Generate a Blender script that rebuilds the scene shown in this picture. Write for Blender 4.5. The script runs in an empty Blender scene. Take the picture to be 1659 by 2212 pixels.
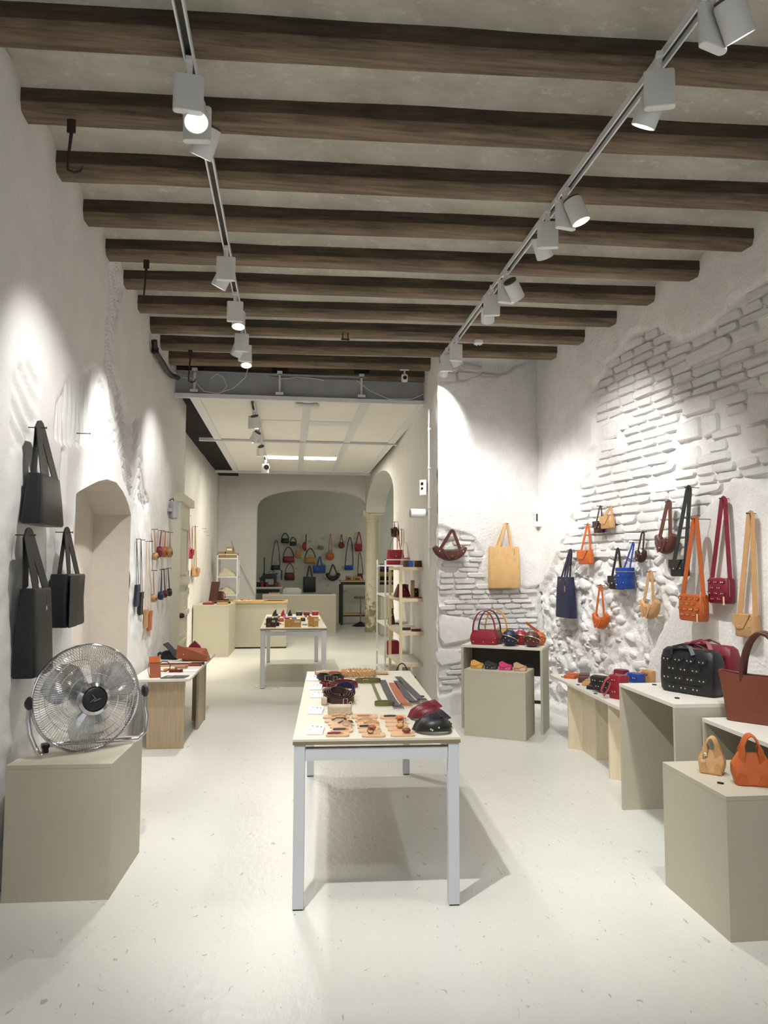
import bpy, bmesh, math, random
from mathutils import Vector, Matrix, noise
random.seed(7)
PI = math.pi
SC = bpy.context.scene
COL = SC.collection
# ------------------------------------------------------------------ camera
F_PX, PCX, PCY, CAM_H = 1560.0, 829.5, 1106.0, 1.54
_cy = Vector(((625 - PCX) / F_PX, -(1222 - PCY) / F_PX, -1)).normalized()
_cz = Vector((0.0125, 1, 0)); _cz = (_cz - _cy * _cz.dot(_cy)).normalized()
_cx = _cy.cross(_cz)
CM = Matrix((_cx, _cy, _cz))            # camera axes -> room axes
CO = Vector((0, 0, CAM_H))
cam_d = bpy.data.cameras.new('camera'); cam = bpy.data.objects.new('camera', cam_d); COL.objects.link(cam)
cam_d.sensor_fit = 'VERTICAL'; cam_d.sensor_height = 24.0; cam_d.lens = 24.0 * F_PX / 2212.0
cam_d.clip_start = 0.02; cam_d.clip_end = 100
m4 = CM.to_4x4(); m4.translation = CO; cam.matrix_world = m4
SC.camera = cam
# ------------------------------------------------------------------ world, light, exposure
W = bpy.data.worlds.new('world'); SC.world = W; W.use_nodes = True
W.node_tree.nodes['Background'].inputs[0].default_value = (0.86, 0.93, 1.0, 1)
W.node_tree.nodes['Background'].inputs[1].default_value = 0.1
vs = SC.view_settings
vs.view_transform = 'Standard'; vs.look = 'None'; vs.gamma = 1.0; vs.use_curve_mapping = False
vs.exposure = 0.10
SC.display_settings.display_device = 'sRGB'
def area(name, loc, rot, sx, sy, power, col):
    l = bpy.data.lights.new(name, 'AREA'); l.shape = 'RECTANGLE'; l.size = sx; l.size_y = sy; l.energy = power; l.color = col
    o = bpy.data.objects.new(name, l); COL.objects.link(o); o.location = loc; o.rotation_euler = rot
    return o
# added soft fill behind the camera for assumed daylight from the unseen entrance
area('entrance_fill_light', (0.9, -1.9, 1.8), (PI/2, 0, 0), 3.6, 2.8, 30, (0.93, 0.97, 1.0))
# added fill light for the workroom, out of view to its right
area('workroom_fill_light', (4.6, 18.8, 2.2), (0, PI/2, 0), 1.6, 1.6, 30, (0.98, 1.0, 0.94))
SPOT_W = 66.0
# ------------------------------------------------------------------ maths helpers
def ray(u, v): return CM @ Vector(((u - PCX) / F_PX, -(v - PCY) / F_PX, -1))
def gz(u, v, z=0.0):
    r = ray(u, v); return CO + r * ((z - CAM_H) / r.z)
def gy(u, v, y):
    r = ray(u, v); return CO + r * (y / r.y)
class Wall:
    """vertical plane through plan points a->b; local x runs a->b as the visitor facing it sees left->right"""
    def __init__(s, a, b):
        s.a = Vector((a[0], a[1])); d = Vector((b[0], b[1])) - s.a; s.len = d.length; s.d = d.normalized()
        s.n = Vector((s.d.y, -s.d.x))          # towards the visitor
        s.ang = math.atan2(s.d.y, s.d.x)
    def hit(s, u, v, off=0.0):
        r = ray(u, v); o = s.a + s.n * off
        t = (s.n.dot(o)) / (s.n.x * r.x + s.n.y * r.y)
        p = CO + r * t
        return ((Vector((p.x, p.y)) - s.a).dot(s.d), p.z)
    def pt(s, x, z, off=0.0):
        p = s.a + s.d * x + s.n * off; return Vector((p.x, p.y, z))
def inpoly(x, y, poly):
    c = False; j = len(poly) - 1
    for i in range(len(poly)):
        xi, yi = poly[i]; xj, yj = poly[j]
        if (yi > y) != (yj > y) and x < (xj - xi) * (y - yi) / (yj - yi) + xi: c = not c
        j = i
    return c
def pdist(x, y, poly):
    best = 1e9; j = len(poly) - 1
    for i in range(len(poly)):
        ax, ay = poly[j]; bx, by = poly[i]; dx, dy = bx - ax, by - ay
        L = dx * dx + dy * dy
        t = 0 if L == 0 else max(0, min(1, ((x - ax) * dx + (y - ay) * dy) / L))
        d = (x - ax - t * dx) ** 2 + (y - ay - t * dy) ** 2
        if d < best: best = d
        j = i
    return math.sqrt(best)
def nz(x, y, z=0.0): return noise.noise(Vector((x, y, z)))
# ------------------------------------------------------------------ materials
def srgb(r, g, b):
    f = lambda c: (c / 255 / 12.92) if c / 255 <= 0.04045 else ((c / 255 + 0.055) / 1.055) ** 2.4
    return (f(r), f(g), f(b))
MATS = {}
def mat(name, col, rough=0.5, var=0.06, scale=8.0, bump=0.0, bscale=60.0, metal=0.0, coat=0.0, spec=0.5, col2=None, stretch=None, emit=0.0, wave=None):
    if name in MATS: return MATS[name]
    m = bpy.data.materials.new(name); m.use_nodes = True; MATS[name] = m
    nt = m.node_tree; N = nt.nodes; L = nt.links; b = N['Principled BSDF']
    b.inputs['Roughness'].default_value = rough; b.inputs['Metallic'].default_value = metal
    b.inputs['Coat Weight'].default_value = coat; b.inputs['Coat Roughness'].default_value = 0.15
    b.inputs['Specular IOR Level'].default_value = spec
    tc = N.new('ShaderNodeTexCoord'); vec = tc.outputs['Object']
    if stretch:
        mp = N.new('ShaderNodeMapping'); mp.inputs['Scale'].default_value = stretch; L.new(vec, mp.inputs[0]); vec = mp.outputs[0]
    nt1 = N.new('ShaderNodeTexNoise'); nt1.inputs['Scale'].default_value = scale; nt1.inputs['Detail'].default_value = 6; nt1.inputs['Roughness'].default_value = 0.62
    L.new(vec, nt1.inputs['Vector'])
    cr = N.new('ShaderNodeValToRGB'); L.new(nt1.outputs[0], cr.inputs[0])
    c2 = col2 or tuple(min(1, c * (1 + var)) for c in col)
    c1 = col if col2 else tuple(c * (1 - var) for c in col)
    cr.color_ramp.elements[0].position = 0.35; cr.color_ramp.elements[1].position = 0.65
    cr.color_ramp.elements[0].color = (*c1, 1); cr.color_ramp.elements[1].color = (*c2, 1)
    L.new(cr.outputs[0], b.inputs['Base Color'])
    if bump:
        n2 = N.new('ShaderNodeTexNoise'); n2.inputs['Scale'].default_value = bscale; n2.inputs['Detail'].default_value = 5
        L.new(vec, n2.inputs['Vector'])
        bp = N.new('ShaderNodeBump'); bp.inputs['Strength'].default_value = bump; bp.inputs['Distance'].default_value = 0.01
        L.new(n2.outputs[0], bp.inputs['Height']); L.new(bp.outputs[0], b.inputs['Normal'])
    if emit:
        b.inputs['Emission Color'].default_value = (*col, 1); b.inputs['Emission Strength'].default_value = emit
    return m
def leather(name, rgb, rough=0.42): return mat('leather_' + name, srgb(*rgb), rough, 0.07, 14, 0.10, 220, spec=0.45)
M_WALL = mat('white_limewash', srgb(228, 226, 223), 0.85, 0.035, 3.0, 0.35, 26)
M_RUB = mat('white_rubble', srgb(229, 227, 224), 0.9, 0.06, 6.0, 0.8, 40)
M_BRICK = mat('white_brick', srgb(230, 228, 225), 0.88, 0.05, 5.0, 0.5, 45)
M_BACK = mat('workroom_wall', srgb(196, 197, 184), 0.9, 0.03, 2.0, 0.1, 20)
M_PINK = mat('niche_paint', srgb(206, 196, 184), 0.9, 0.04, 3.0, 0.2, 20)
M_PLINTH = mat('greige_board', srgb(182, 176, 157), 0.55, 0.02, 5.0, 0.04, 120)
M_BOARD = mat('pale_board', srgb(216, 211, 201), 0.5, 0.02, 5.0, 0.03, 120)
M_DARKIN = mat('dark_panel', srgb(70, 66, 58), 0.6, 0.05, 8)
M_WHITE = mat('white_metal', srgb(230, 231, 233), 0.35, 0.015, 4)
M_LEG = mat('table_leg_paint', srgb(198, 201, 204), 0.4, 0.015, 4)
M_WHITEP = mat('white_plastic', srgb(228, 228, 226), 0.4, 0.01, 4)
M_LAMP = mat('lamp_white', srgb(228, 228, 227), 0.45, 0.015, 4)
M_BLACK = mat('black_plastic', srgb(18, 18, 20), 0.4, 0.05, 8)
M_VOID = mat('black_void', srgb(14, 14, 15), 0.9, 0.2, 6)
M_CHROME = mat('chrome', srgb(205, 206, 210), 0.12, 0.02, 4, metal=1.0)
M_BRASS = mat('brass', srgb(238, 225, 190), 0.25, 0.03, 4, metal=1.0)
M_STEEL = mat('painted_steel', srgb(164, 165, 168), 0.6, 0.08, 3.0, 0.25, 30)
M_IRON = mat('old_iron', srgb(52, 36, 30), 0.7, 0.2, 12)
M_PANEL = mat('ceiling_panel', srgb(240, 237, 231), 0.6, 0.02, 1.5)
M_OAK = mat('oak_ply', srgb(196, 160, 112), 0.5, 0.12, 6, 0.05, 60, stretch=(1, 12, 12))
M_SHELF = mat('pale_wood', srgb(222, 205, 168), 0.5, 0.05, 6, stretch=(8, 8, 1))
M_ASH = mat('ash_board', srgb(178, 160, 132), 0.55, 0.10, 5, 0.04, 50, stretch=(14, 14, 1))
M_PLY = mat('raw_ply', srgb(212, 198, 168), 0.6, 0.06, 5, stretch=(6, 6, 1))
M_EDGE = mat('board_edge', srgb(128, 112, 88), 0.6, 0.06, 8)
M_TOP = mat('table_laminate', srgb(204, 197, 181), 0.38, 0.012, 4)
M_CARD = mat('white_card', srgb(238, 238, 240), 0.6, 0.01, 4)
M_INK = mat('ink', srgb(60, 58, 56), 0.8, 0.1, 9)
M_KRAFT = mat('kraft_board', srgb(168, 140, 92), 0.75, 0.06, 8)
M_TRAV = mat('travertine', srgb(186, 172, 146), 0.8, 0.16, 16, 0.5, 60)
LTH = {k: leather(k, v) for k, v in dict(black=(26, 26, 29), navy=(28, 34, 62), tan=(190, 148, 100), honey=(176, 132, 74), nude=(198, 160, 122),
    orange=(186, 92, 38), rust=(152, 82, 50), brown=(84, 46, 38), chestnut=(112, 60, 42), darkbrown=(56, 34, 30), red=(140, 24, 42), raspberry=(122, 26, 48), maroon=(98, 22, 36),
    blue=(26, 64, 146), pink=(188, 40, 104), taupe=(178, 142, 108), olive=(96, 92, 52), slate=(52, 54, 59), green=(30, 37, 35), mustard=(200, 150, 60), grey=(110, 116, 112), cream=(220, 190, 148), paletan=(216, 176, 120), periwinkle=(92, 112, 176), yellow=(222, 188, 110)).items()}
# ceiling plaster / beams / floor
def mat_ceiling():
    m = bpy.data.materials.new('old_ceiling_plaster'); m.use_nodes = True; nt = m.node_tree; N = nt.nodes; L = nt.links; b = N['Principled BSDF']
    b.inputs['Roughness'].default_value = 0.9
    tc = N.new('ShaderNodeTexCoord'); mp = N.new('ShaderNodeMapping'); mp.inputs['Scale'].default_value = (1.0, 2.2, 1); L.new(tc.outputs['Object'], mp.inputs[0])
    n1 = N.new('ShaderNodeTexNoise'); n1.inputs['Scale'].default_value = 2.2; n1.inputs['Detail'].default_value = 9; n1.inputs['Roughness'].default_value = 0.68; L.new(mp.outputs[0], n1.inputs[0])
    c1 = N.new('ShaderNodeValToRGB'); L.new(n1.outputs[0], c1.inputs[0])
    e = c1.color_ramp.elements; e[0].position = 0.33; e[0].color = (*srgb(184, 178, 163), 1); e[1].position = 0.66; e[1].color = (*srgb(218, 213, 200), 1)
    n2 = N.new('ShaderNodeTexNoise'); n2.inputs['Scale'].default_value = 9; n2.inputs['Detail'].default_value = 8; n2.inputs['Roughness'].default_value = 0.75; L.new(mp.outputs[0], n2.inputs[0])
    c2 = N.new('ShaderNodeValToRGB'); L.new(n2.outputs[0], c2.inputs[0]); e = c2.color_ramp.elements; e[0].position = 0.56; e[0].color = (0, 0, 0, 1); e[1].position = 0.70; e[1].color = (1, 1, 1, 1)
    mx = N.new('ShaderNodeMixRGB'); mx.blend_type = 'MIX'; mx.inputs[2].default_value = (*srgb(240, 237, 228), 1); L.new(c1.outputs[0], mx.inputs[1])
    mm = N.new('ShaderNodeMath'); mm.operation = 'MULTIPLY'; mm.inputs[1].default_value = 0.7; L.new(c2.outputs[0], mm.inputs[0]); L.new(mm.outputs[0], mx.inputs[0]); L.new(mx.outputs[0], b.inputs['Base Color'])
    bp = N.new('ShaderNodeBump'); bp.inputs['Strength'].default_value = 0.4; bp.inputs['Distance'].default_value = 0.01; L.new(n2.outputs[0], bp.inputs['Height']); L.new(bp.outputs[0], b.inputs['Normal'])
    return m
def mat_beam(name, dark, light):
    m = bpy.data.materials.new(name); m.use_nodes = True; nt = m.node_tree; N = nt.nodes; L = nt.links; b = N['Principled BSDF']
    b.inputs['Roughness'].default_value = 0.75
    tc = N.new('ShaderNodeTexCoord'); mp = N.new('ShaderNodeMapping'); mp.inputs['Scale'].default_value = (0.9, 16, 16); L.new(tc.outputs['Object'], mp.inputs[0])
    n1 = N.new('ShaderNodeTexNoise'); n1.inputs['Scale'].default_value = 2.5; n1.inputs['Detail'].default_value = 10; n1.inputs['Roughness'].default_value = 0.72; L.new(mp.outputs[0], n1.inputs[0])
    c1 = N.new('ShaderNodeValToRGB'); L.new(n1.outputs[0], c1.inputs[0]); e = c1.color_ramp.elements
    e[0].position = 0.32; e[0].color = (*dark, 1); e[1].position = 0.7; e[1].color = (*light, 1)
    n3 = N.new('ShaderNodeTexNoise'); n3.inputs['Scale'].default_value = 1.3; n3.inputs['Detail'].default_value = 4; L.new(tc.outputs['Object'], n3.inputs[0])
    c3 = N.new('ShaderNodeValToRGB'); L.new(n3.outputs[0], c3.inputs[0]); c3.color_ramp.elements[0].color = (0.62, 0.60, 0.58, 1); c3.color_ramp.elements[1].color = (1.15, 1.1, 1.05, 1); c3.color_ramp.elements[0].position = 0.3; c3.color_ramp.elements[1].position = 0.75
    mx = N.new('ShaderNodeMixRGB'); mx.blend_type = 'MULTIPLY'; mx.inputs[0].default_value = 1; L.new(c1.outputs[0], mx.inputs[1]); L.new(c3.outputs[0], mx.inputs[2]); L.new(mx.outputs[0], b.inputs['Base Color'])
    bp = N.new('ShaderNodeBump'); bp.inputs['Strength'].default_value = 0.6; bp.inputs['Distance'].default_value = 0.01; L.new(n1.outputs[0], bp.inputs['Height']); L.new(bp.outputs[0], b.inputs['Normal'])
    return m
def mat_floor():
    m = bpy.data.materials.new('painted_floor'); m.use_nodes = True; nt = m.node_tree; N = nt.nodes; L = nt.links; b = N['Principled BSDF']
    tc = N.new('ShaderNodeTexCoord')
    n1 = N.new('ShaderNodeTexNoise'); n1.inputs['Scale'].default_value = 0.9; n1.inputs['Detail'].default_value = 7; L.new(tc.outputs['Object'], n1.inputs[0])
    c1 = N.new('ShaderNodeValToRGB'); L.new(n1.outputs[0], c1.inputs[0]); e = c1.color_ramp.elements
    e[0].position = 0.3; e[0].color = (*srgb(203, 203, 196), 1); e[1].position = 0.72; e[1].color = (*srgb(215, 215, 208), 1)
    mp = N.new('ShaderNodeMapping'); mp.inputs['Scale'].default_value = (1, 0.55, 1); L.new(tc.outputs['Object'], mp.inputs[0])
    n2 = N.new('ShaderNodeTexNoise'); n2.inputs['Scale'].default_value = 34; n2.inputs['Detail'].default_value = 3; n2.inputs['Distortion'].default_value = 0.8; L.new(mp.outputs[0], n2.inputs[0])
    c2 = N.new('ShaderNodeValToRGB'); L.new(n2.outputs[0], c2.inputs[0]); e = c2.color_ramp.elements; e[0].position = 0.675; e[0].color = (0, 0, 0, 1); e[1].position = 0.72; e[1].color = (1, 1, 1, 1)
    mx = N.new('ShaderNodeMixRGB'); mx.inputs[2].default_value = (*srgb(150, 147, 136), 1); L.new(c1.outputs[0], mx.inputs[1])
    mm = N.new('ShaderNodeMath'); mm.operation = 'MULTIPLY'; mm.inputs[1].default_value = 0.75; L.new(c2.outputs[0], mm.inputs[0]); L.new(mm.outputs[0], mx.inputs[0]); L.new(mx.outputs[0], b.inputs['Base Color'])
    n3 = N.new('ShaderNodeTexNoise'); n3.inputs['Scale'].default_value = 30; n3.inputs['Detail'].default_value = 4; L.new(mp.outputs[0], n3.inputs[0])
    bp = N.new('ShaderNodeBump'); bp.inputs['Strength'].default_value = 0.2; bp.inputs['Distance'].default_value = 0.01; L.new(n3.outputs[0], bp.inputs['Height']); L.new(bp.outputs[0], b.inputs['Normal'])
    mr = N.new('ShaderNodeMapRange'); mr.inputs[3].default_value = 0.22; mr.inputs[4].default_value = 0.40; L.new(n1.outputs[0], mr.inputs[0]); L.new(mr.outputs[0], b.inputs['Roughness'])
    return m
M_CEIL = mat_ceiling()
M_BEAM = mat_beam('old_beam_wood', srgb(44, 37, 31), srgb(104, 89, 74))
M_BEAM_BOUNCE = mat_beam('beam_wood_bounce_lit', srgb(84, 70, 57), srgb(162, 141, 118))  # lighter copy of the beam wood; floor bounce painted into the undersides
M_FLOOR = mat_floor()
def mat_column():
    m = bpy.data.materials.new('flaking_column_paint'); m.use_nodes = True; nt = m.node_tree; N = nt.nodes; L = nt.links; b = N['Principled BSDF']
    b.inputs['Roughness'].default_value = 0.8
    tc = N.new('ShaderNodeTexCoord'); n1 = N.new('ShaderNodeTexNoise'); n1.inputs['Scale'].default_value = 7; n1.inputs['Detail'].default_value = 8; n1.inputs['Roughness'].default_value = 0.7; L.new(tc.outputs['Object'], n1.inputs[0])
    sx = N.new('ShaderNodeSeparateXYZ'); L.new(tc.outputs['Object'], sx.inputs[0])
    mr = N.new('ShaderNodeMapRange'); mr.inputs[1].default_value = 0.0; mr.inputs[2].default_value = 1.35; mr.inputs[3].default_value = 0.14; mr.inputs[4].default_value = -0.12; L.new(sx.outputs[2], mr.inputs[0])
    ad = N.new('ShaderNodeMath'); L.new(n1.outputs[0], ad.inputs[0]); L.new(mr.outputs[0], ad.inputs[1])
    cr = N.new('ShaderNodeValToRGB'); L.new(ad.outputs[0], cr.inputs[0]); e = cr.color_ramp.elements
    e[0].position = 0.50; e[0].color = (*srgb(222, 216, 194), 1); e[1].position = 0.60; e[1].color = (*srgb(150, 140, 112), 1)
    L.new(cr.outputs[0], b.inputs['Base Color'])
    return m
M_COL = mat_column()
def mat_glassy(name, col, alpha):
    m = bpy.data.materials.new(name); m.use_nodes = True; b = m.node_tree.nodes['Principled BSDF']
    b.inputs['Base Color'].default_value = (*col, 1); b.inputs['Roughness'].default_value = 0.12; b.inputs['Transmission Weight'].default_value = alpha; b.inputs['IOR'].default_value = 1.2
    MATS[name] = m; return m
M_BLADE = mat_glassy('smoked_clear_plastic', (0.62, 0.63, 0.64), 0.72)
M_LENS = mat('lamp_lens', (1.0, 0.98, 0.94), 0.3, 0.0, 4, emit=9.0)
M_TUBE = mat('ceiling_light_panel', (1.0, 0.98, 0.92), 0.3, 0.0, 4, emit=5.0)
# ------------------------------------------------------------------ mesh builder
class MB:
    def __init__(s): s.v = []; s.f = []
    def add(s, vs_, fs):
        k = len(s.v); s.v += [tuple(v) for v in vs_]; s.f += [tuple(i + k for i in f) for f in fs]; return s
    def box(s, c, d, rz=0.0, rx=0.0, ry=0.0):
        R = Matrix.Rotation(rz, 3, 'Z') @ Matrix.Rotation(ry, 3, 'Y') @ Matrix.Rotation(rx, 3, 'X'); c = Vector(c)
        P = [c + R @ Vector((x * d[0] / 2, y * d[1] / 2, z * d[2] / 2)) for x in (-1, 1) for y in (-1, 1) for z in (-1, 1)]
        return s.add(P, [(0, 1, 3, 2), (4, 6, 7, 5), (0, 4, 5, 1), (2, 3, 7, 6), (0, 2, 6, 4), (1, 5, 7, 3)])
    def bb(s, x0, x1, y0, y1, z0, z1): return s.box(((x0 + x1) / 2, (y0 + y1) / 2, (z0 + z1) / 2), (x1 - x0, y1 - y0, z1 - z0))
    def rings(s, R, cap0=True, cap1=True, closed=True):
        n = len(R[0]); k = len(s.v)
        for r in R: s.v += [tuple(p) for p in r]
        for i in range(len(R) - 1):
            for j in range(n if closed else n - 1):
                a = k + i * n + j; b = k + i * n + (j + 1) % n
                s.f.append((a, b, b + n, a + n))
        if cap0: s.f.append(tuple(k + j for j in reversed(range(n))))
        if cap1: s.f.append(tuple(k + (len(R) - 1) * n + j for j in range(n)))
        return s
    def tube(s, path, r, n=8, cap=True, closed=False):
        path = [Vector(p) for p in path]; R = []; up = None
        rr = r if isinstance(r, (list, tuple)) else [r] * len(path)
        m = len(path)
        for i, p in enumerate(path):
            if closed: t = path[(i + 1) % m] - path[(i - 1) % m]
            else: t = path[min(i + 1, m - 1)] - path[max(i - 1, 0)]
            t.normalize()
            if up is None: up = Vector((0, 0, 1)) if abs(t.z) < 0.9 else Vector((1, 0, 0))
            u = (up - t * up.dot(t)); u.normalize(); w = t.cross(u); up = u
            R.append([p + (u * math.cos(2 * PI * k / n) + w * math.sin(2 * PI * k / n)) * rr[i] for k in range(n)])
        if closed: R.append(R[0]); return s.rings(R, False, False)
        return s.rings(R, cap, cap)
    def ribbon(s, path, w, t, nrm=(0, 1, 0), edge=None):
        """flat band along path; its face looks along nrm; w may vary"""
        path = [Vector(p) for p in path]; m = len(path); R = []
        nr = nrm if isinstance(nrm, list) else [Vector(nrm)] * m
        for i, p in enumerate(path):
            tg = (path[min(i + 1, m - 1)] - path[max(i - 1, 0)]).normalized(); n_ = Vector(nr[i])
            n_ = (n_ - tg * n_.dot(tg)).normalized(); b = tg.cross(n_)
            ww = w[i] if isinstance(w, (list, tuple)) else w
            R.append([p + b * ww / 2 + n_ * t / 2, p - b * ww / 2 + n_ * t / 2, p - b * ww / 2 - n_ * t / 2, p + b * ww / 2 - n_ * t / 2])
        return s.rings(R)
    def lathe(s, prof, n=24, c=(0, 0, 0), axis=None, cap=True):
        R = []; c = Vector(c)
        A = Matrix.Identity(3) if axis is None else Vector((0, 0, 1)).rotation_difference(Vector(axis)).to_matrix()
        for r, z in prof: R.append([c + A @ Vector((r * math.cos(2 * PI * k / n), r * math.sin(2 * PI * k / n), z)) for k in range(n)])
        return s.rings(R, cap, cap)
    def cyl(s, a, b, r, n=16, r2=None):
        a = Vector(a); b = Vector(b); return s.lathe([(r, 0), (r if r2 is None else r2, (b - a).length)], n, a, b - a)
    def prism(s, poly, y0, y1, plane='xz'):
        f = (lambda p, q: (p[0], q, p[1])) if plane == 'xz' else ((lambda p, q: (p[0], p[1], q)) if plane == 'xy' else (lambda p, q: (q, p[0], p[1])))
        return s.rings([[f(p, y0) for p in poly], [f(p, y1) for p in poly]])
    def ball(s, c, rx, ry=None, rz=None, n=10, m=6):
        ry = ry or rx; rz = rz or rx; R = []
        for i in range(1, m): 
            a = PI * i / m - PI / 2
            R.append([(c[0] + rx * math.cos(a) * math.cos(2 * PI * k / n), c[1] + ry * math.cos(a) * math.sin(2 * PI * k / n), c[2] + rz * math.sin(a)) for k in range(n)])
        return s.rings(R)
    def loft(s, secs, n=20, e=4.0, cap1=True):
        """secs: (z, w, d[, x0, y0]) superellipse sections"""
        R = []
        for q in secs:
            z, w, d = q[:3]; x0 = q[3] if len(q) > 3 else 0; y0 = q[4] if len(q) > 4 else 0; r = []
            for k in range(n):
                a = 2 * PI * (k + 0.5) / n; ca, sa = math.cos(a), math.sin(a)
                r.append((x0 + w / 2 * math.copysign(abs(ca) ** (2 / e), ca), y0 + d / 2 * math.copysign(abs(sa) ** (2 / e), sa), z))
            R.append(r)
        return s.rings(R, True, cap1)
    def pillow(s, poly, d, y=0.0, flat=0.55):
        """stuffed outline in xz, thickness d about y"""
        cx = sum(p[0] for p in poly) / len(poly); cz = sum(p[1] for p in poly) / len(poly)
        def ring(k, yy): return [(cx + (p[0] - cx) * k, y + yy, cz + (p[1] - cz) * k) for p in poly]
        return s.rings([ring(flat, -d * .5), ring(.86, -d * .42), ring(.98, -d * .22), ring(1, 0), ring(.98, d * .22), ring(.86, d * .42), ring(flat, d * .5)])
    def xf(s, M, start=0):
        for i in range(start, len(s.v)): s.v[i] = tuple(M @ Vector(s.v[i]))
        return s
    def mesh(s, name, smooth=False, ang=40):
        me = bpy.data.meshes.new(name); me.from_pydata(s.v, [], s.f); me.update()
        bm = bmesh.new(); bm.from_mesh(me); bmesh.ops.recalc_face_normals(bm, faces=bm.faces)
        if smooth:
            lim = math.radians(ang)
            for f in bm.faces: f.smooth = True
            for e in bm.edges:
                if len(e.link_faces) == 2 and e.calc_face_angle(0) > lim: e.smooth = False
        bm.to_mesh(me); bm.free()
        return me
    def build(s, name, m, parent=None, smooth=False, bevel=0.0, ang=40):
        me = s.mesh(name, smooth, ang); return link(name, me, m, parent, bevel)
def link(name, me, m, parent=None, bevel=0.0):
    o = bpy.data.objects.new(name, me); COL.objects.link(o)
    if len(me.materials) == 0 and m: me.materials.append(m)
    if parent: o.parent = parent
    if bevel:
        b = o.modifiers.new('bevel', 'BEVEL'); b.width = bevel; b.segments = 2; b.limit_method = 'ANGLE'; b.angle_limit = math.radians(50)
    return o
def tag(o, label, cat, group=None):
    o['label'] = label; o['category'] = cat
    if group: o['group'] = group
    return o
def thing(name, label, cat, loc=(0, 0, 0), rz=0.0, group=None, rot=None):
    o = bpy.data.objects.new(name, None); COL.objects.link(o); o.empty_display_size = 0.05
    o.location = loc; o.rotation_euler = rot or (0, 0, rz); return tag(o, label, cat, group)
def struct(name, mb, m, smooth=False, bevel=0.0):
    o = mb.build(name, m, None, smooth, bevel) if isinstance(mb, MB) else link(name, mb, m)
    o['kind'] = 'structure'; return o
def stuff(o): o['kind'] = 'stuff'; return o
def arc(cx, cz, rx, rz, a0, a1, n, y=0.0): return [(cx + rx * math.cos(a0 + (a1 - a0) * i / n), y, cz + rz * math.sin(a0 + (a1 - a0) * i / n)) for i in range(n + 1)]
# ================================================================== THE SETTING
WL = Wall((-1.34, -2.0), (-1.34, 9.42))
WL2 = Wall((-1.62, 9.2), (-1.62, 16.85))
_rd = Vector((0.34, -2.7)).normalized()
WR = Wall((2.75, 7.75), (2.75 + _rd.x * 9.9, 7.75 + _rd.y * 9.9))
WT = Wall((1.54, 7.42), (2.75, 7.75))
WC = Wall((1.75, 12.1), (1.54, 7.42))
WB = Wall((-3.0, 20.3), (5.0, 20.3))
ZC = 3.93
struct('floor', MB().bb(-3.2, 5.2, -2.2, 20.5, -0.1, 0.0), M_FLOOR)
def hfield(name, wall, x0, x1, z0, z1, res, fn, m, hole=None):
    nx = max(1, int((x1 - x0) / res)); nzv = max(1, int((z1 - z0) / res)); V = []; Fc = []; idx = {}; P = []
    for j in range(nzv + 1):
        for i in range(nx + 1):
            P.append([x0 + (x1 - x0) * i / nx, z0 + (z1 - z0) * j / nzv])
    keep = []
    for j in range(nzv):
        for i in range(nx):
            cx = x0 + (x1 - x0) * (i + .5) / nx; cz = z0 + (z1 - z0) * (j + .5) / nzv
            if hole and inpoly(cx, cz, hole): continue
            a = j * (nx + 1) + i; keep.append((a, a + 1, a + nx + 2, a + nx + 1))
    if hole:
        cnt = {}
        for q in keep:
            for a in q: cnt[a] = cnt.get(a, 0) + 1
        for a, c in cnt.items():
            x, z = P[a]
            if c < 4 and x0 + res < x < x1 - res and z0 + res * .5 < z < z1 - res:
                best = None
                for k in range(len(hole)):
                    p, q = Vector(hole[k - 1]), Vector(hole[k]); d = q - p
                    t = max(0, min(1, (Vector((x, z)) - p).dot(d) / max(1e-9, d.length_squared))); r = p + d * t
                    dd = (r - Vector((x, z))).length
                    if best is None or dd < best[0]: best = (dd, r)
                P[a] = [best[1].x, best[1].y]
    for p in P: V.append(tuple(wall.pt(p[0], p[1], fn(p[0], p[1]))))
    me = bpy.data.meshes.new(name); me.from_pydata(V, [], keep); me.update()
    bm = bmesh.new(); bm.from_mesh(me); bmesh.ops.delete(bm, geom=[v for v in bm.verts if not v.link_faces], context='VERTS')
    for f in bm.faces: f.smooth = True
    bm.to_mesh(me); bm.free()
    return struct(name, me, m)
def pxpoly(wall, pts): return [wall.hit(*p) for p in pts]
def edge_mask(x, z, poly, soft, wob=0.05):
    """0 outside the outline, 1 well inside; ragged edge"""
    d = pdist(x, z, poly); d = d if inpoly(x, z, poly) else -d
    d += wob * nz(x * 5, z * 5, 3.1) + wob * .5 * nz(x * 14, z * 14, 7.7)
    return max(0.0, min(1.0, d / soft + .5))
# ---- left wall with the blind niche
def cpx(pts, ox, oy, sc): return [(ox + p[0] / sc, oy + p[1] / sc) for p in pts]
c8 = lambda pts: pxpoly(WL, cpx(pts, 0, 560, 3.95))
NICHE = pxpoly(WL, [(163, 1066), (175, 1058), (195, 1047), (212, 1039), (230, 1035), (250, 1042), (265, 1062), (276, 1088), (282, 1112)])
_sn, _sf = NICHE[0][0], NICHE[-1][0]
NICHE = NICHE + [(_sf, 1.2), (_sf, 0.0), (_sn, 0.0), (_sn, 1.2)]
G_V = c8([(500, 1200), (590, 1050), (700, 960), (830, 950), (900, 1100), (960, 1420), (800, 1480), (600, 1620), (470, 1500)])
G_H = c8([(940, 40), (1020, 40), (1040, 240), (985, 600), (985, 950), (1100, 1370), (1200, 1350), (1215, 1720), (1280, 2120), (1120, 2100), (960, 1500), (890, 820), (920, 420)])
G_L = c8([(110, 1000), (190, 880), (250, 900), (350, 1050), (330, 1350), (240, 1650), (100, 1600)])
G_S = c8([(535, 1620), (570, 1620), (560, 2060), (520, 2060)])
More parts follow.
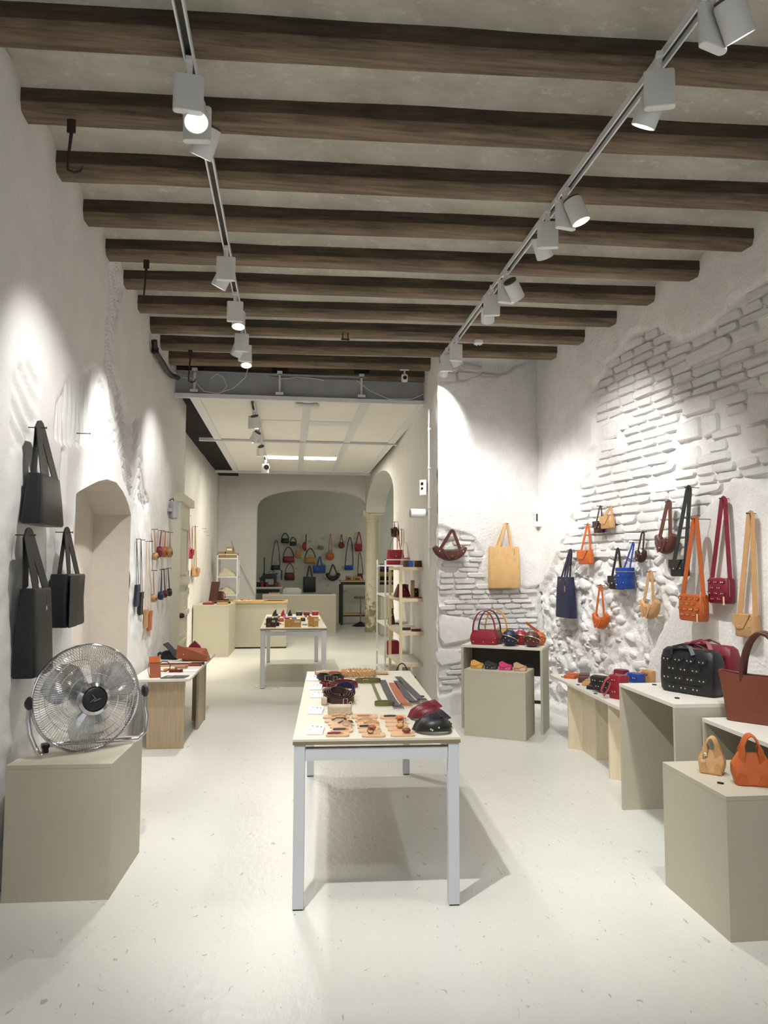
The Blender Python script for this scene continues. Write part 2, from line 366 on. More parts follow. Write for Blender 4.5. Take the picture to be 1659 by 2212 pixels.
def f_left(x, z):
    h = .010 * nz(x * .9, z * .9) + .004 * nz(x * 5, z * 5, 2)
    if 5.2 < x < 10.5:
        m = edge_mask(x, z, G_V, .03)
        if m: h -= m * (.026 + .020 * math.sin((x + .06 * z) * 2 * PI / .085))
        m = edge_mask(x, z, G_H, .03, .07)
        if m: h -= m * (.030 + .024 * math.sin((z + (1 if int(x * 3.1) % 2 else -1) * x * .9) * 2 * PI / .095) + .006 * nz(x * 20, z * 20))
        m = edge_mask(x, z, G_L, .05)
        if m: h -= m * (.012 + .008 * math.sin((z + .45 * x + .03 * nz(x * 4, z * 4)) * 2 * PI / .11) + .006 * nz(x * 9, z * 9))
        m = edge_mask(x, z, G_S, .02, .01)
        if m: h -= m * .03
    if z < 2.3: 
        k = min(1, (2.3 - z) * 2); h += k * (.016 * nz(x * 3.2, z * 3.2, 5) + .010 * nz(x * 11, z * 11, 1))
    return h
wall_left = hfield('wall_left', WL, 0.0, 5.0, 0, ZC, .16, f_left, M_WALL)
wl2 = hfield('wall_left.001', WL, 5.0, 11.42, 0, ZC, .022, f_left, M_WALL, NICHE)
nb = MB(); out = [WL.pt(x, z, .004) for x, z in NICHE]; inn = [WL.pt(x, z, -.30) for x, z in NICHE]
nb.rings([inn, out], True, False); struct('wall_niche', nb, M_PINK)
struct('wall_left_end', MB().add([(-1.34, 9.42, 0), (-1.66, 9.42, 0), (-1.66, 9.42, 4.3), (-1.34, 9.42, 4.3)], [(0, 1, 2, 3)]), M_WALL)
struct('wall_left_upper', MB().add([(-1.34, 8.0, ZC), (-1.34, 9.42, ZC), (-1.34, 9.42, 4.4), (-1.34, 8.0, 4.4)], [(0, 1, 2, 3)]), M_WALL)
wall_left_far = hfield('wall_left_far', WL2, 0, 7.65, 0, 4.4, .12, lambda x, z: .012 * nz(x * 1.5, z * 1.5) + .004 * nz(x * 6, z * 6), M_WALL)
# ---- right wall: plaster torn off down to brick, ashlar and rubble
EXP = pxpoly(WR, [(1160, 1300), (1205, 1192), (1233, 1121), (1251, 1063), (1268, 1020), (1279, 959), (1282, 913), (1279, 867), (1288, 824), (1313, 784), (1346, 732), (1377, 713), (1417, 707), (1454, 732), (1469, 744), (1493, 722), (1543, 698), (1580, 652), (1622, 627), (1700, 570), (1900, 430),
    (2000, 900), (1900, 1100), (1659, 1056), (1641, 1041), (1604, 1032), (1579, 1038), (1545, 1069), (1518, 1093), (1497, 1130), (1490, 1200), (1469, 1285), (1434, 1343), (1408, 1401), (1394, 1456), (1370, 1560), (1163, 1545)])
EXP[0] = (-0.05, EXP[0][1]); EXP[-1] = (-0.05, 0.1); EXP[-2] = (EXP[-2][0], 0.1)
ASH = []
for (u0, v0, u1, v1) in [(1000, 1140, 1160, 1280), (1180, 1090, 1290, 1240), (480, 1150, 570, 1260), (1040, 960, 1250, 1090), (1500, 940, 1650, 1140), (850, 1550, 990, 1640), (470, 1270, 570, 1350), (1010, 1320, 1160, 1460), (1060, 600, 1370, 690), (1390, 480, 1560, 560), (1480, 1160, 1650, 1330), (600, 1120, 660, 1200)]:
    a = WR.hit(1150 + u0 / 3.26, 560 + (v0 + v1) / 6.52); b = WR.hit(1150 + u1 / 3.26, 560 + (v0 + v1) / 6.52); um = 1150 + (u0 + u1) / 6.52
    ASH.append((a[0], b[0], WR.hit(um, 560 + v1 / 3.26)[1], WR.hit(um, 560 + v0 / 3.26)[1]))
def f_right(x, z):
    h = .008 * nz(x * .8, z * .8, 9)
    if x < 5.2:
        m = edge_mask(x, z, EXP, .03, .06)
        if m:
            k = max(0, min(1, (1.62 - z + .18 * nz(x * 2, 1.0)) / .25))
            r = .030 * nz(x * 5, z * 6, 1) + .030 * nz(x * 13, z * 15, 2) + .022 * nz(x * 27, z * 30, 3)
            g = .010 * nz(x * 9, z * 9, 4)
            h -= m * (.045 + (1 - k) * g + k * (.0 - r))
    return h
wall_right = hfield('wall_right', WR, 0, 5.2, 0, ZC, .024, f_right, M_RUB)
hfield('wall_right.001', WR, 5.2, 9.9, 0, ZC, .2, f_right, M_WALL)
def brick_mesh(k, seed):
    rnd = random.Random(seed); b = MB(); c = .06 + .05 * rnd.random()
    P = [(-.5, -.5 + c * 2), (-.5 + c, -.5), (.5 - c, -.5), (.5, -.5 + c * 2), (.5, .5 - c * 2), (.5 - c, .5), (-.5 + c, .5), (-.5, .5 - c * 2)]
    J = [(p[0] + rnd.uniform(-.03, .03), p[1] + rnd.uniform(-.09, .09)) for p in P]
    Fq = [(p[0] * .93 + rnd.uniform(-.02, .02), p[1] * .78 + rnd.uniform(-.06, .06)) for p in J]
    b.rings([[(p[0], .5, p[1]) for p in J], [(p[0], -.25, p[1]) for p in J], [(p[0], -.5 + rnd.uniform(-.1, .1), p[1]) for p in Fq]], False, True)
    me = b.mesh('brick_%d' % k, True, 55); me.materials.append(M_BRICK); return me
BRK = [brick_mesh(k, 100 + k) for k in range(10)]
def stone_mesh(k):
    rnd = random.Random(300 + k); b = MB(); R = []
    n = 9; base = [rnd.uniform(.8, 1.15) for _ in range(n)]
    for s_, y in ((1, .5), (1.0, -.1), (.72, -.42), (.3, -.5)):
        R.append([(.5 * s_ * base[i] * math.cos(2 * PI * i / n) + rnd.uniform(-.03, .03), y + rnd.uniform(-.05, .05), .5 * s_ * base[i] * math.sin(2 * PI * i / n) + rnd.uniform(-.03, .03)) for i in range(n)])
    b.rings(R, False, True); me = b.mesh('stone_%d' % k, True, 45); me.materials.append(M_BRICK); return me
STN = [stone_mesh(k) for k in range(8)]
def place_piece(name, me, wall, x, z, off, l, d, h, parent, tilt=0.0):
    o = link(name, me, None, parent); o.location = wall.pt(x, z, off); o.rotation_euler = (0, tilt, wall.ang); o.scale = (l, d, h); return o
def lay_bricks(wall, poly, x0, x1, z0, z1, ch, bl, depth, off, parent, skip=None, cap=300, tilt=0.0, inset=.03):
    z = z0; row = 0; n = 0
    while z < z1:
        x = x0 - random.random() * bl; hh = ch * random.uniform(.85, 1.15)
        while x < x1:
            l = bl * random.uniform(.7, 1.25); cx = x + l / 2; cz = z + hh / 2 + math.tan(tilt) * (cx - x0)
            x += l
            if cx - l / 2 < x0 - .012 or cx + l / 2 > x1 + .02 or not inpoly(cx, cz, poly) or pdist(cx, cz, poly) < inset or (skip and skip(cx, cz)) or n >= cap: continue
            place_piece('brick', BRK[random.randrange(10)], wall, cx, cz, off + random.uniform(-.006, .006), l - .014, depth, hh - .013, parent, -tilt + random.uniform(-.02, .02)); n += 1
        z += hh; row += 1
    return n
in_ash = lambda x, z: any(a - .05 < x < b + .05 and c - .02 < z < d + .02 for a, b, c, d in ASH)
lay_bricks(WR, EXP, 0.0, 5.0, 1.62, 3.75, .078, .27, .05, -.040, wall_right, in_ash, 300, .0)
for a, b, c, d in ASH:
    place_piece('stone', BRK[random.randrange(10)], WR, (a + b) / 2, (c + d) / 2, -.034, abs(b - a), .05, abs(d - c), wall_right, random.uniform(-.03, .03))
n = 0
while n < 190:
    x = random.uniform(0.02, 3.2); z = random.uniform(.25, 1.75); 
    if not inpoly(x, z, EXP) or pdist(x, z, EXP) < .05: continue
    s_ = random.choice((.04, .05, .06, .08, .11, .14)); place_piece('stone', STN[random.randrange(8)], WR, x, z, -.048, s_ * random.uniform(1, 1.6), .05 + s_ * .15, s_ * random.uniform(.5, .85), wall_right, random.uniform(-.5, .5)); n += 1
# ---- return wall
RET = pxpoly(WT, [(947, 1120), (952, 1131), (960, 1138), (978, 1147), (1017, 1156), (1026, 1169), (1043, 1198), (1044, 1232), (1052, 1255), (1064, 1267), (1123, 1262), (1143, 1267), (1162, 1262), (1162, 1500), (1000, 1490), (960, 1508), (947, 1515)])
RTOP = pxpoly(WT, [(950, 833), (972, 825), (1000, 822), (1018, 814), (1045, 812), (1096, 808), (1112, 795), (1134, 782), (950, 770)])
RET = [(x, z) for x, z in RET]
for i in (0, 1, 15, 16): RET[i] = (-.1, RET[i][1])
for i in (12, 13): RET[i] = (1.4, RET[i][1])
def f_ret(x, z):
    h = .006 * nz(x * 2, z * 2, 4); m = edge_mask(x, z, RET, .02, .03)
    if m: h -= m * (.035 - .012 * nz(x * 9, z * 9, 6) - .010 * nz(x * 20, z * 20, 8))
    m = edge_mask(x, z, RTOP, .02, .02)
    if m: h -= m * (.03 - .008 * nz(x * 9, z * 9, 6))
    return h
wall_return = hfield('wall_return', WT, 0, WT.len + .12, 0, 4.1, .017, f_ret, M_RUB)
RASH = []
for (u0, v0, u1, v1) in [(950, 1331, 1021, 1391), (946, 1402, 998, 1436), (1046, 1180, 1090, 1200)]:
    a = WT.hit(u0, (v0 + v1) / 2); b = WT.hit(u1, (v0 + v1) / 2); RASH.append((a[0], b[0], WT.hit((u0 + u1) / 2, v1)[1], WT.hit((u0 + u1) / 2, v0)[1]))
RASH = RASH[:2]
r_ash = lambda x, z: any(a - .06 < x < b + .05 and c - .02 < z < d + .02 for a, b, c, d in RASH)
lay_bricks(WT, RET, 0.02, WT.len - .02, .25, 2.1, .057, .21, .045, -.026, wall_return, r_ash, 260, 0, .03)
for a, b, c, d in RASH: place_piece('stone', BRK[3], WT, (a + b) / 2 , (c + d) / 2, -.022, b - a, .05, d - c, wall_return)
for (x, z, l, h) in [(.12, 3.56, .22, .10), (.38, 3.60, .26, .08), (.68, 3.63, .28, .05), (.13, 3.68, .24, .08), (.42, 3.70, .26, .07)]: place_piece('stone', BRK[random.randrange(10)], WT, x, z, -.022, l, .03, h, wall_return)
# ---- corridor wall, its end, the side arch and the workroom arch
wall_corridor = hfield('wall_corridor', WC, 0, WC.len, 0, 4.4, .05, lambda x, z: .010 * nz(x * 2, z * 2) + (.02 * nz(x * 8, z * 8, 3) * max(0, x - 4.2) * 2 if x > 4.2 else 0), M_WALL)
sb = MB(); ap = []
for i in range(15):
    a = PI - PI * i / 14; ap.append((14.40 + 2.25 * math.cos(a), 2.78 + .62 * math.sin(a)))
sb.prism([(12.1, 0), (12.15, 0)] + ap + [(16.9, 2.78), (16.9, 4.4), (12.1, 4.4)], 1.75, 2.2, 'yz')
struct('wall_arcade', sb, M_WALL)
ab = MB(); ap = []
for i in range(21):
    a = PI * (1 - i / 20); ap.append((.51 + 1.27 * math.cos(a), 2.88 + .46 * math.sin(a) ** .8 if math.sin(a) > 0 else 2.88))
ab.prism([(-1.66, 0), (-.76, 0)] + ap + [(2.2, 2.82), (2.2, 4.4), (-1.66, 4.4)], 16.85, 17.25)
struct('wall_back_arch', ab, M_WALL)
cb = MB().lathe([(.17, 0), (.175, .02), (.172, 1.2), (.158, 2.55), (.158, 2.57), (.185, 2.58), (.185, 2.62), (.165, 2.63), (.175, 2.66), (.25, 2.72)], 28, (1.95, 17.02, 0))
col_o = struct('column_shaft', cb, M_COL, True); MB().bb(1.69, 2.21, 16.76, 17.28, 2.72, 2.83).build('capital', M_COL, col_o, bevel=.006)
struct('wall_workroom_back', MB().bb(-3.0, 5.0, 20.3, 20.4, 0, 4.2), M_BACK)
struct('wall_workroom_left', MB().bb(-3.1, -3.0, 16.9, 20.4, 0, 4.2), M_BACK)
struct('wall_workroom_right', MB().bb(5.0, 5.1, 11.9, 20.4, 0, 4.2), M_BACK)
struct('wall_front', MB().bb(-1.5, 4.3, -2.2, -2.1, 0, 4.2), M_WALL)
struct('wall_light_stop', MB().bb(1.75, 5.1, 11.9, 12.1, 0, 4.4), M_WALL)  # unseen wall added to stop light leaking behind the corridor
struct('ceiling_workroom', MB().bb(-3.1, 5.1, 16.9, 20.4, 4.2, 4.3), M_WALL)
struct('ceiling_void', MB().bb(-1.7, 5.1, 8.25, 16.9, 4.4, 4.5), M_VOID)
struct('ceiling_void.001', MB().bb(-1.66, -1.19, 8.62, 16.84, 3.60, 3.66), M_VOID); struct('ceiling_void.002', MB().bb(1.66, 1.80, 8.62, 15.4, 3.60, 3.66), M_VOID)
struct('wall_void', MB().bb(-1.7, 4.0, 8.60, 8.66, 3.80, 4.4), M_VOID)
# ---- beamed ceiling
SL = -.05
vb = MB(); YB = [3.727 + .5545 * k for k in range(-11, 10)]
X0, X1 = -1.36, 3.75
prof = []
for i in range(len(YB) - 1):
    ya, yb = YB[i] - .02, YB[i + 1] - .12
    for j in range(9):
        t = j / 8; prof.append((ya + (yb - ya) * t, 3.865 + .085 * math.sin(PI * t) ** .7 if 0 < j < 8 else 3.865))
nxs = 40; R = []
for i in range(nxs + 1):
    x = X0 + (X1 - X0) * i / nxs
    R.append([(x, y + SL * (x + 1.34), z + .006 * nz(x * 1.3, y * 1.3)) for y, z in prof])
vb.rings(R, False, False, closed=False)
ceiling = struct('ceiling', vb, M_CEIL, True)
for k, yb in enumerate(YB):
    y1 = yb; y0 = yb - .145
    def prism_along(b, pr, sd, amp):
        R = []
        for i in range(37):
            x = X0 - .02 + (X1 - X0) * i / 36; sag = .010 * nz(x * .35, sd * 3.7) 
            R.append([(x, y + SL * (x + 1.34) + amp * nz(x * 1.9, y * 7 + sd * 9.1, z * 9) + .012 * nz(x * .4, sd * 5.1, 3), z + sag + amp * nz(x * 2.1, y * 8 + sd * 4, z * 8 + 5)) for y, z in pr])
        return b.rings(R)
    bo = prism_along(MB(), [(y0 - .002, 3.812), (y0, 3.98), (y1, 3.98), (y1 + .002, 3.812)], k, .007).build('beam', M_BEAM, ceiling, True, ang=50)
    prism_along(MB(), [(y0 + .004, 3.806), (y0 + .016, 3.772), (y0 + .028, 3.766), (y1 - .022, 3.766), (y1 - .010, 3.774), (y1 - .004, 3.806), (y1 - .004, 3.82), (y0 + .004, 3.82)], k, .005).build('moulding', M_BEAM_BOUNCE, bo, True, ang=50)
# plaster patches of the walls run up round the beam ends
struct('wall_right_upper', MB().add([tuple(WR.pt(-.05, 3.8, .0)), tuple(WR.pt(9.9, 3.8, .0)), tuple(WR.pt(9.9, 4.4, 0)), tuple(WR.pt(-.05, 4.4, 0))], [(0, 1, 2, 3)]), M_WALL)
# ---- steel girder and the panelled ceiling of the corridor
g = thing('steel_girder', 'grey painted steel girder spanning the room above the white panel ceiling', 'girder', (0, 8.5, 3.5))
MB().bb(-1.34, 1.78, .03, .045, .02, .30).build('web', M_STEEL, g)
MB().bb(-1.34, 1.78, -.03, .11, .285, .30).build('flange', M_STEEL, g); MB().bb(-1.34, 1.78, -.02, .10, .012, .03).build('flange', M_STEEL, g)
for x in (-1.12, -.14, .83, 1.68):
    b = MB().bb(x - .012, x + .012, -.03, .03, .07, .32).bb(x - .045, x + .045, -.06, .03, .045, .075).bb(x - .03, x + .03, -.05, .03, .30, .33)
    b.build('hanger', M_WHITEP, g)
for i, x in enumerate((-1.12, -.14, .83, 1.68)):
    tag(MB().bb(x - .09, x + .09, 8.42, 8.56, 3.835, 3.95).bb(x - .05, x + .06, 8.40, 8.44, 3.85, 3.92).build('joist_anchor', M_VOID), ('black anchor block above the leftmost girder hanger', 'black anchor block above the second girder hanger from the left', 'black anchor block above the third girder hanger from the left', 'black anchor block above the rightmost girder hanger')[i], 'anchor', 'anchor blocks over the girder')
pc = thing('panel_ceiling', 'suspended white ceiling of flat panels on rails over the back corridor', 'panel ceiling', (0, 8.48, 3.5))
RX = (-1.13, -.46, .19, .885, 1.60)
for (ya, yb) in ((0.05, 2.90), (3.0, 6.75)):
    for i in range(4):
        MB().bb(RX[i] + .045, RX[i + 1] - .045, ya + .03, yb - .02, .015, .03).build('panel', M_PANEL, pc)
    for i, x in enumerate(RX):
        w = .055 if i in (0, 4) else .05
        MB().bb(x - w, x + w, ya, yb, .0, .028).build('rail', M_WHITE, pc)
for (y, xa, xb) in ((0, -1.34, 1.74), (2.95, -1.42, 1.72), (6.85, -1.55, 1.70)): MB().bb(xa, xb, y - .03, y + .03, -.02, .028).build('cross_rail', M_WHITE, pc)
for y, ms in ((1.45, (M_PANEL, M_WHITEP)), (4.75, (M_TUBE, M_TUBE))):
    for i, mm in zip((1, 2), ms):
        o = MB().bb(RX[i] + .06, RX[i + 1] - .06, y - .14, y + .14, .004, .016).build('light_panel', mm, pc)
        o['label'] = 'lit flush light panel' if mm == M_TUBE else 'unlit flush light panel'
for xx in (-.135, .54):
    a = area('ceiling_panel_light', (xx, 8.48 + 4.75, 3.49), (0, 0, 0), .5, .26, 42, (1.0, .93, .78))
al = tag(MB().box((.19, 8.72, 3.478), (.30, .10, .035)).build('emergency_light', M_WHITEP, bevel=.01), 'white emergency light unit under the front of the panel ceiling', 'light')
# ---- panelled door on the left wall
d0 = WL.hit(370, 1300)[0]; d1 = WL.hit(397, 1300)[0]; dz = 2.28
dr = thing('door_1', 'narrow cream panelled wooden door in the left wall', 'door', WL.pt(d0, 0, .0), WL.ang); dr['kind'] = 'structure'
dw = d1 - d0
MB().bb(0, dw, -.05, .02, 0, dz).build('leaf', M_WHITEP if False else mat('door_paint', srgb(214, 208, 190), .6, .05, 6, .2, 30), dr)
DP = MATS['door_paint']
for (za, zb) in ((.12, .62), (.70, .92), (1.0, 1.28), (1.45, 2.0)):
    for q in (MB().bb(.16, .20, -.065, -.04, za, zb), MB().bb(dw - .2, dw - .16, -.065, -.04, za, zb), MB().bb(.16, dw - .16, -.065, -.04, za - .02, za + .02), MB().bb(.16, dw - .16, -.065, -.04, zb - .02, zb + .02)): q.build('panel_moulding', DP, dr)
MB().bb(-.03, .03, -.09, .02, 0, dz + .06).build('jamb', DP, dr); MB().bb(-.05, dw + .06, -.10, .02, dz, dz + .10).build('lintel', DP, dr)
MB().bb(.05, dw - .05, -.08, -.05, .93, .99).build('lock_rail', DP, dr); MB().bb(.05, dw - .05, -.08, -.05, 1.30, 1.40).build('lock_rail', DP, dr)
MB().lathe([(.03, 0), (.03, .03), (.02, .05)], 12, (.06, -.09, .96), (0, -1, 0)).build('knob', M_IRON, dr)
# ================================================================== TRACK LIGHTS
def track(x, y0, y1, z, label):
    t = thing('lighting_track', label, 'track', (x, y0, z))
    L_ = y1 - y0
    for s in (-1, 1): MB().bb(s * .019 - .004, s * .019 + .004, 0, L_, -.018, .018).build('side_rail', M_WHITE, t)
    MB().bb(-.016, .016, 0, L_, .008, .018).build('channel', M_DARKIN, t)
    for y in (L_ * .33, L_ * .72): MB().bb(-.021, .021, y - .03, y + .03, -.020, -.012).build('joint_cover', M_WHITE, t)
track(-.46, -1.5, 7.82, 3.752, 'long white lighting track on the left side of the beamed ceiling')
track(1.59, -1.5, 7.75, 3.752, 'long white lighting track on the right side of the beamed ceiling')
track(-.46, 8.62, 15.0, 3.470, 'white lighting track under the panel ceiling of the corridor')
def spotlight(x, y, zt, aim, label, side=1, power=1.0, cone=62, yaw=0.0, hy=-1, col=(1.0, .985, .965)):
    """driver box on the track, tilting cylinder head beside it"""
    t = thing('track_spotlight', label, 'spotlight', (x, y, zt), yaw, 'white track spotlights')
    R = Matrix.Rotation(-yaw, 3, 'Z')
    MB().cyl((0, 0, -.012), (0, 0, -.075), .016, 12).bb(-.014, .014, -.035, .035, -.02, .0).build('adapter', M_LAMP, t, True)
    d = MB(); pr = []
    for i in range(20):
        a = 2 * PI * i / 20; pr.append((math.copysign(min(1, abs(math.cos(a)) * 1.0), math.cos(a)) * .020 + math.copysign(.045, math.cos(a)), math.sin(a) * .020))
    d.prism(pr, -.235, -.07, 'xy'); d.build('driver_box', M_LAMP, t, True, .003)
    c = Vector((side * .025, hy * .075, -.155 if hy < 0 else -.185)); a = (R @ (Vector(aim) - Vector((x, y, zt + c.z)))).normalized()
    h = MB().lathe([(.030, -.068), (.050, -.064), (.054, -.055), (.054, .075), (.050, .075), (.046, .045), (.040, .02)], 24, c, a)
    ho = h.build('lamp_head', M_LAMP, t, True)
    MB().cyl(c - Vector((0, hy * .05, 0)), (side * .025, hy * .01, c.z), .014, 10).build('pivot', M_LAMP, t)
    MB().lathe([(.0395, .022), (.036, .026)], 20, c, a).build('lens', M_LENS, ho)
    MB().lathe([(.048, -.075), (.048, -.062)], 20, c, a).build('heat_sink', M_DARKIN, ho)
    l = bpy.data.lights.new('spot_light', 'SPOT'); l.energy = SPOT_W * power; l.spot_size = math.radians(cone); l.spot_blend = .8; l.shadow_soft_size = .035; l.color = col
    lo = bpy.data.objects.new('spot_light', l); COL.objects.link(lo); lo.parent = t
    lo.location = c + a * .082; lo.rotation_euler = a.to_track_quat('-Z', 'Y').to_euler()
    return t
ZT = 3.735
for q in [
    (-.46, 1.35, (.35, 2.2, 0), 'white track spotlight nearest the entrance on the left track', 1, .8, 95, 0),
    (-.46, 2.26, (.55, 4.1, .5), 'white track spotlight over the near display table on the left track', 1, 7.0, 62, 0),
    (-.46, 3.08, (.1, 1.6, .6), 'upper spotlight of the pair on the left track, lens turned to the entrance', 1, 1.2, 80, .1),
    (-.45, 3.30, (-1.34, 4.3, 1.5), 'lower spotlight of the pair on the left track, head turned to the left wall', 1, 2.0, 70, -.1),
    (-.46, 4.95, (-1.36, 5.45, 1.85), 'single white spotlight half way along the left track, aimed at the left wall', -1, 2.6, 56, 0),
    (-.46, 5.80, (-.5, 4.9, 0), 'white spotlight third from the far end of the left track', 1, 1.8, 78, 0),
    (-.46, 6.62, (-1.36, 7.6, 1.5), 'white spotlight second from the far end of the left track', -1, 1.5, 75, .1),
    (-.45, 6.95, (-.35, 5.9, 0), 'white spotlight at the far end of the left track', 1, 2.8, 90, .2),
    (1.59, 1.30, (1.3, 2.3, 0), 'white track spotlight nearest the entrance on the right track', 1, .7, 95, 0),
    (1.57, 2.42, (3.1, 3.2, 1.1), 'topmost spotlight in view on the right track, head turned to the right wall', 1, 2.2, 80, .3),
    (1.55, 2.78, (.75, 4.6, .4), 'second spotlight from the top on the right track, aimed down at the table', -1, .9, 80, -.3),
    (1.57, 3.90, (2.6, 3.7, .8), 'white spotlight with its lens showing, third from the top on the right track', 1, 2.0, 75, .2),
    (1.56, 4.16, (2.92, 5.6, 1.2), 'white spotlight right behind the one whose lens shows on the right track', -1, 2.5, 70, -.2),
    (1.58, 5.10, (2.98, 6.3, 2.0), 'white spotlight with dark ribbed back on the right track', 1, 2.7, 66, .2),
    (1.55, 5.38, (2.1, 7.5, 1.75), 'white spotlight below the ribbed one on the right track, aimed at the far corner', -1, 2.3, 62, -.2),
    (1.56, 6.65, (2.75, 7.2, 1.0), 'white spotlight second from the far end of the right track', 1, 1.6, 80, .1),
    (1.55, 7.02, (1.5, 9.2, 1.2), 'white spotlight at the far end of the right track', -1, 1.8, 75, -.1)]:
    spotlight(q[0], q[1], ZT, q[2], q[3], q[4], q[5], q[6], q[7], 1 if q[1] > 2.6 and (q[0] < 0 or q[4] < 0 or q[1] > 6) else -1)
WARM = (1.0, .93, .78)
for q in [(-.46, 8.95, (.05, 10.2, .8), 'white spotlight nearest the girder under the panel ceiling', 1, 3.0, 85, 0),
    (-.46, 10.0, (-1.6, 10.9, 1.5), 'second white spotlight from the girder under the panel ceiling', -1, 6.0, 70, 0),
    (-.46, 11.2, (.5, 13.4, 0), 'third white spotlight from the girder under the panel ceiling', 1, 4.0, 95, 0),
    (-.46, 13.2, (-.85, 16.8, 2.95), 'small white spotlight nearest the arch under the panel ceiling', 1, 7.0, 52, 0)]:
    spotlight(q[0], q[1], 3.455, q[2], q[3], q[4], q[5], q[6], q[7], -1, WARM)
# ================================================================== TABLES, PLINTHS, BENCHES
def table(label, cx, cy, w, l, rz, leg=.05):
    t = thing('display_table', label, 'table', (cx, cy, 0), rz, 'white-legged display tables')
    MB().bb(-w / 2, w / 2, -l / 2, l / 2, .742, .752).build('table_top', M_TOP, t)
    MB().bb(-w / 2, w / 2, -l / 2, l / 2, .727, .7415).build('top_edge_board', M_EDGE, t)
    for sx in (-1, 1):
        for sy in (-1, 1):
            lg = MB().bb(sx * (w / 2 - .006 - leg / 2) - leg / 2, sx * (w / 2 - .006 - leg / 2) + leg / 2, sy * (l / 2 - .004 - leg / 2) - leg / 2, sy * (l / 2 - .004 - leg / 2) + leg / 2, .006, .726).build('leg', M_LEG, t, bevel=.002)
            MB().bb(sx * (w / 2 - .006 - leg / 2) - leg / 2 + .003, sx * (w / 2 - .006 - leg / 2) + leg / 2 - .003, sy * (l / 2 - .004 - leg / 2) - leg / 2 + .003, sy * (l / 2 - .004 - leg / 2) + leg / 2 - .003, 0, .0055).build('foot_pad', M_BLACK, lg)
    for sy in (-1, 1): MB().bb(-w / 2 + .058, w / 2 - .058, sy * (l / 2 - .03) - .02, sy * (l / 2 - .03) + .02, .655, .708).build('apron', M_LEG, t)
    for sx in (-1, 1): MB().bb(sx * (w / 2 - .032) - .02, sx * (w / 2 - .032) + .02, -l / 2 + .06, l / 2 - .06, .655, .708).build('apron', M_LEG, t)
    return t
T1 = table('white-legged display table in the foreground covered with belts and keyrings', .468, 4.414, .77, 2.13, -.055)
T2 = table('white-legged display table further back covered with small wallets', .065, 10.60, .84, 2.60, .0, .06)
def plinth(name, label, P, w, d, h, rz, m=M_PLINTH, group=None):
    """P is the front left corner on the floor"""
    t = thing(name, label, 'plinth', (P[0], P[1], 0), rz, group)
    MB().bb(0, w, 0, .019, .0, h - .02).build('front_panel', m, t); MB().bb(0, w, d - .019, d, 0, h - .02).build('back_panel', m, t)
    MB().bb(0, .019, .0195, d - .0195, 0, h - .02).build('side_panel', m, t); MB().bb(w - .019, w, .0195, d - .0195, 0, h - .02).build('side_panel', m, t)
    MB().bb(0, w, 0, d, h - .0195, h).build('top_panel', m, t, bevel=.001)
    return t
plinth('display_plinth', 'greige plinth on the left carrying the silver fan', (-1.286, 3.615), .477, .557, .615, -.05)
plinth('display_plinth', 'greige plinth at the right edge carrying two little handbags', (1.818, 2.88), .43, .54, .585, -.02, M_PLINTH)
plinth('display_plinth', 'greige plinth pushed under the open cabinet, four pouches on top', (1.605, 6.582), .57, .345, .595, -.555, M_PLINTH)
plinth('counter_plinth', 'tall greige box in front of the left end of the wooden counter', (-1.60, 12.60), .595, 1.05, .872, -.03, M_PLINTH)
def board_box(name, label, cat, P, w, d, h, rz, m, parts):
    t = thing(name, label, cat, (P[0], P[1], 0), rz)
    for nm, b in parts: MB().bb(*b).build(nm, m if not nm.startswith('dark') else M_DARKIN, t)
    return t
cab = thing('open_cabinet', 'open-fronted greige cabinet in the corner holding round bags on top', 'cabinet', (1.652, 6.88, 0), -.517)
w, d, h = .775, .34, .785
MB().bb(0, w, 0, d, h - .022, h).build('top_panel', M_BOARD, cab); MB().bb(0, .022, 0, d, 0, h - .0225).build('side_panel', M_PLINTH, cab); MB().bb(w - .022, w, 0, d, 0, h - .0225).build('side_panel', M_PLINTH, cab)
MB().bb(.0225, w - .0225, d - .02, d - .004, .48, h - .0225).build('back_panel', M_DARKIN, cab); MB().bb(.0225, w - .0225, d - .03, d - .012, .22, .25).build('stretcher', M_DARKIN, cab)
bn = thing('low_bench_table', 'low pale bench table along the right wall with flat pouches on it', 'table', (2.36, 6.42, 0), -PI / 2 - .045)
# local x runs towards the camera, local y towards the wall
MB().bb(0, 1.60, 0, .50, .542, .562).build('bench_top', M_BOARD, bn)
for x in (.42, 1.30):
    MB().add([(x, .03, 0), (x + .075, .125, 0), (x + .075, .125, .5415), (x, .03, .5415), (x - .018, .03, 0), (x + .065, .14, 0), (x + .065, .14, .5415), (x - .018, .03, .5415)], [(0, 1, 2, 3), (4, 7, 6, 5), (0, 3, 7, 4), (1, 5, 6, 2), (3, 2, 6, 7), (0, 4, 5, 1)]).build('leg_board', M_PLY, bn)
    MB().bb(x + .076, x + .37, .125, .143, 0, .5415).build('leg_board', M_PLY, bn); MB().bb(x + .35, x + .37, .1435, .30, 0, .5415).build('leg_board', M_PLY, bn)
tt = thing('tall_open_table', 'tall greige open table on the right carrying the black and red studded bags', 'table', (2.118, 4.49, 0), -PI / 2 - .03)
w, d, h = .715, .66, .79
MB().bb(0, w, 0, d, h - .02, h).build('top_panel', M_BOARD, tt); MB().bb(0, .02, 0, d, 0, h - .0205).build('side_panel', M_PLINTH, tt); MB().bb(w - .02, w, 0, d, 0, h - .0205).build('side_panel', M_PLINTH, tt)
MB().bb(.0205, w - .0205, d - .06, d - .04, .15, h - .0205).build('back_panel', M_PLINTH, tt)
t3 = thing('open_table', 'open greige table at the right edge carrying the large brown tote', 'table', (2.235, 3.74, 0), -PI / 2 - .03)
w, d, h = 1.15, .66, .722
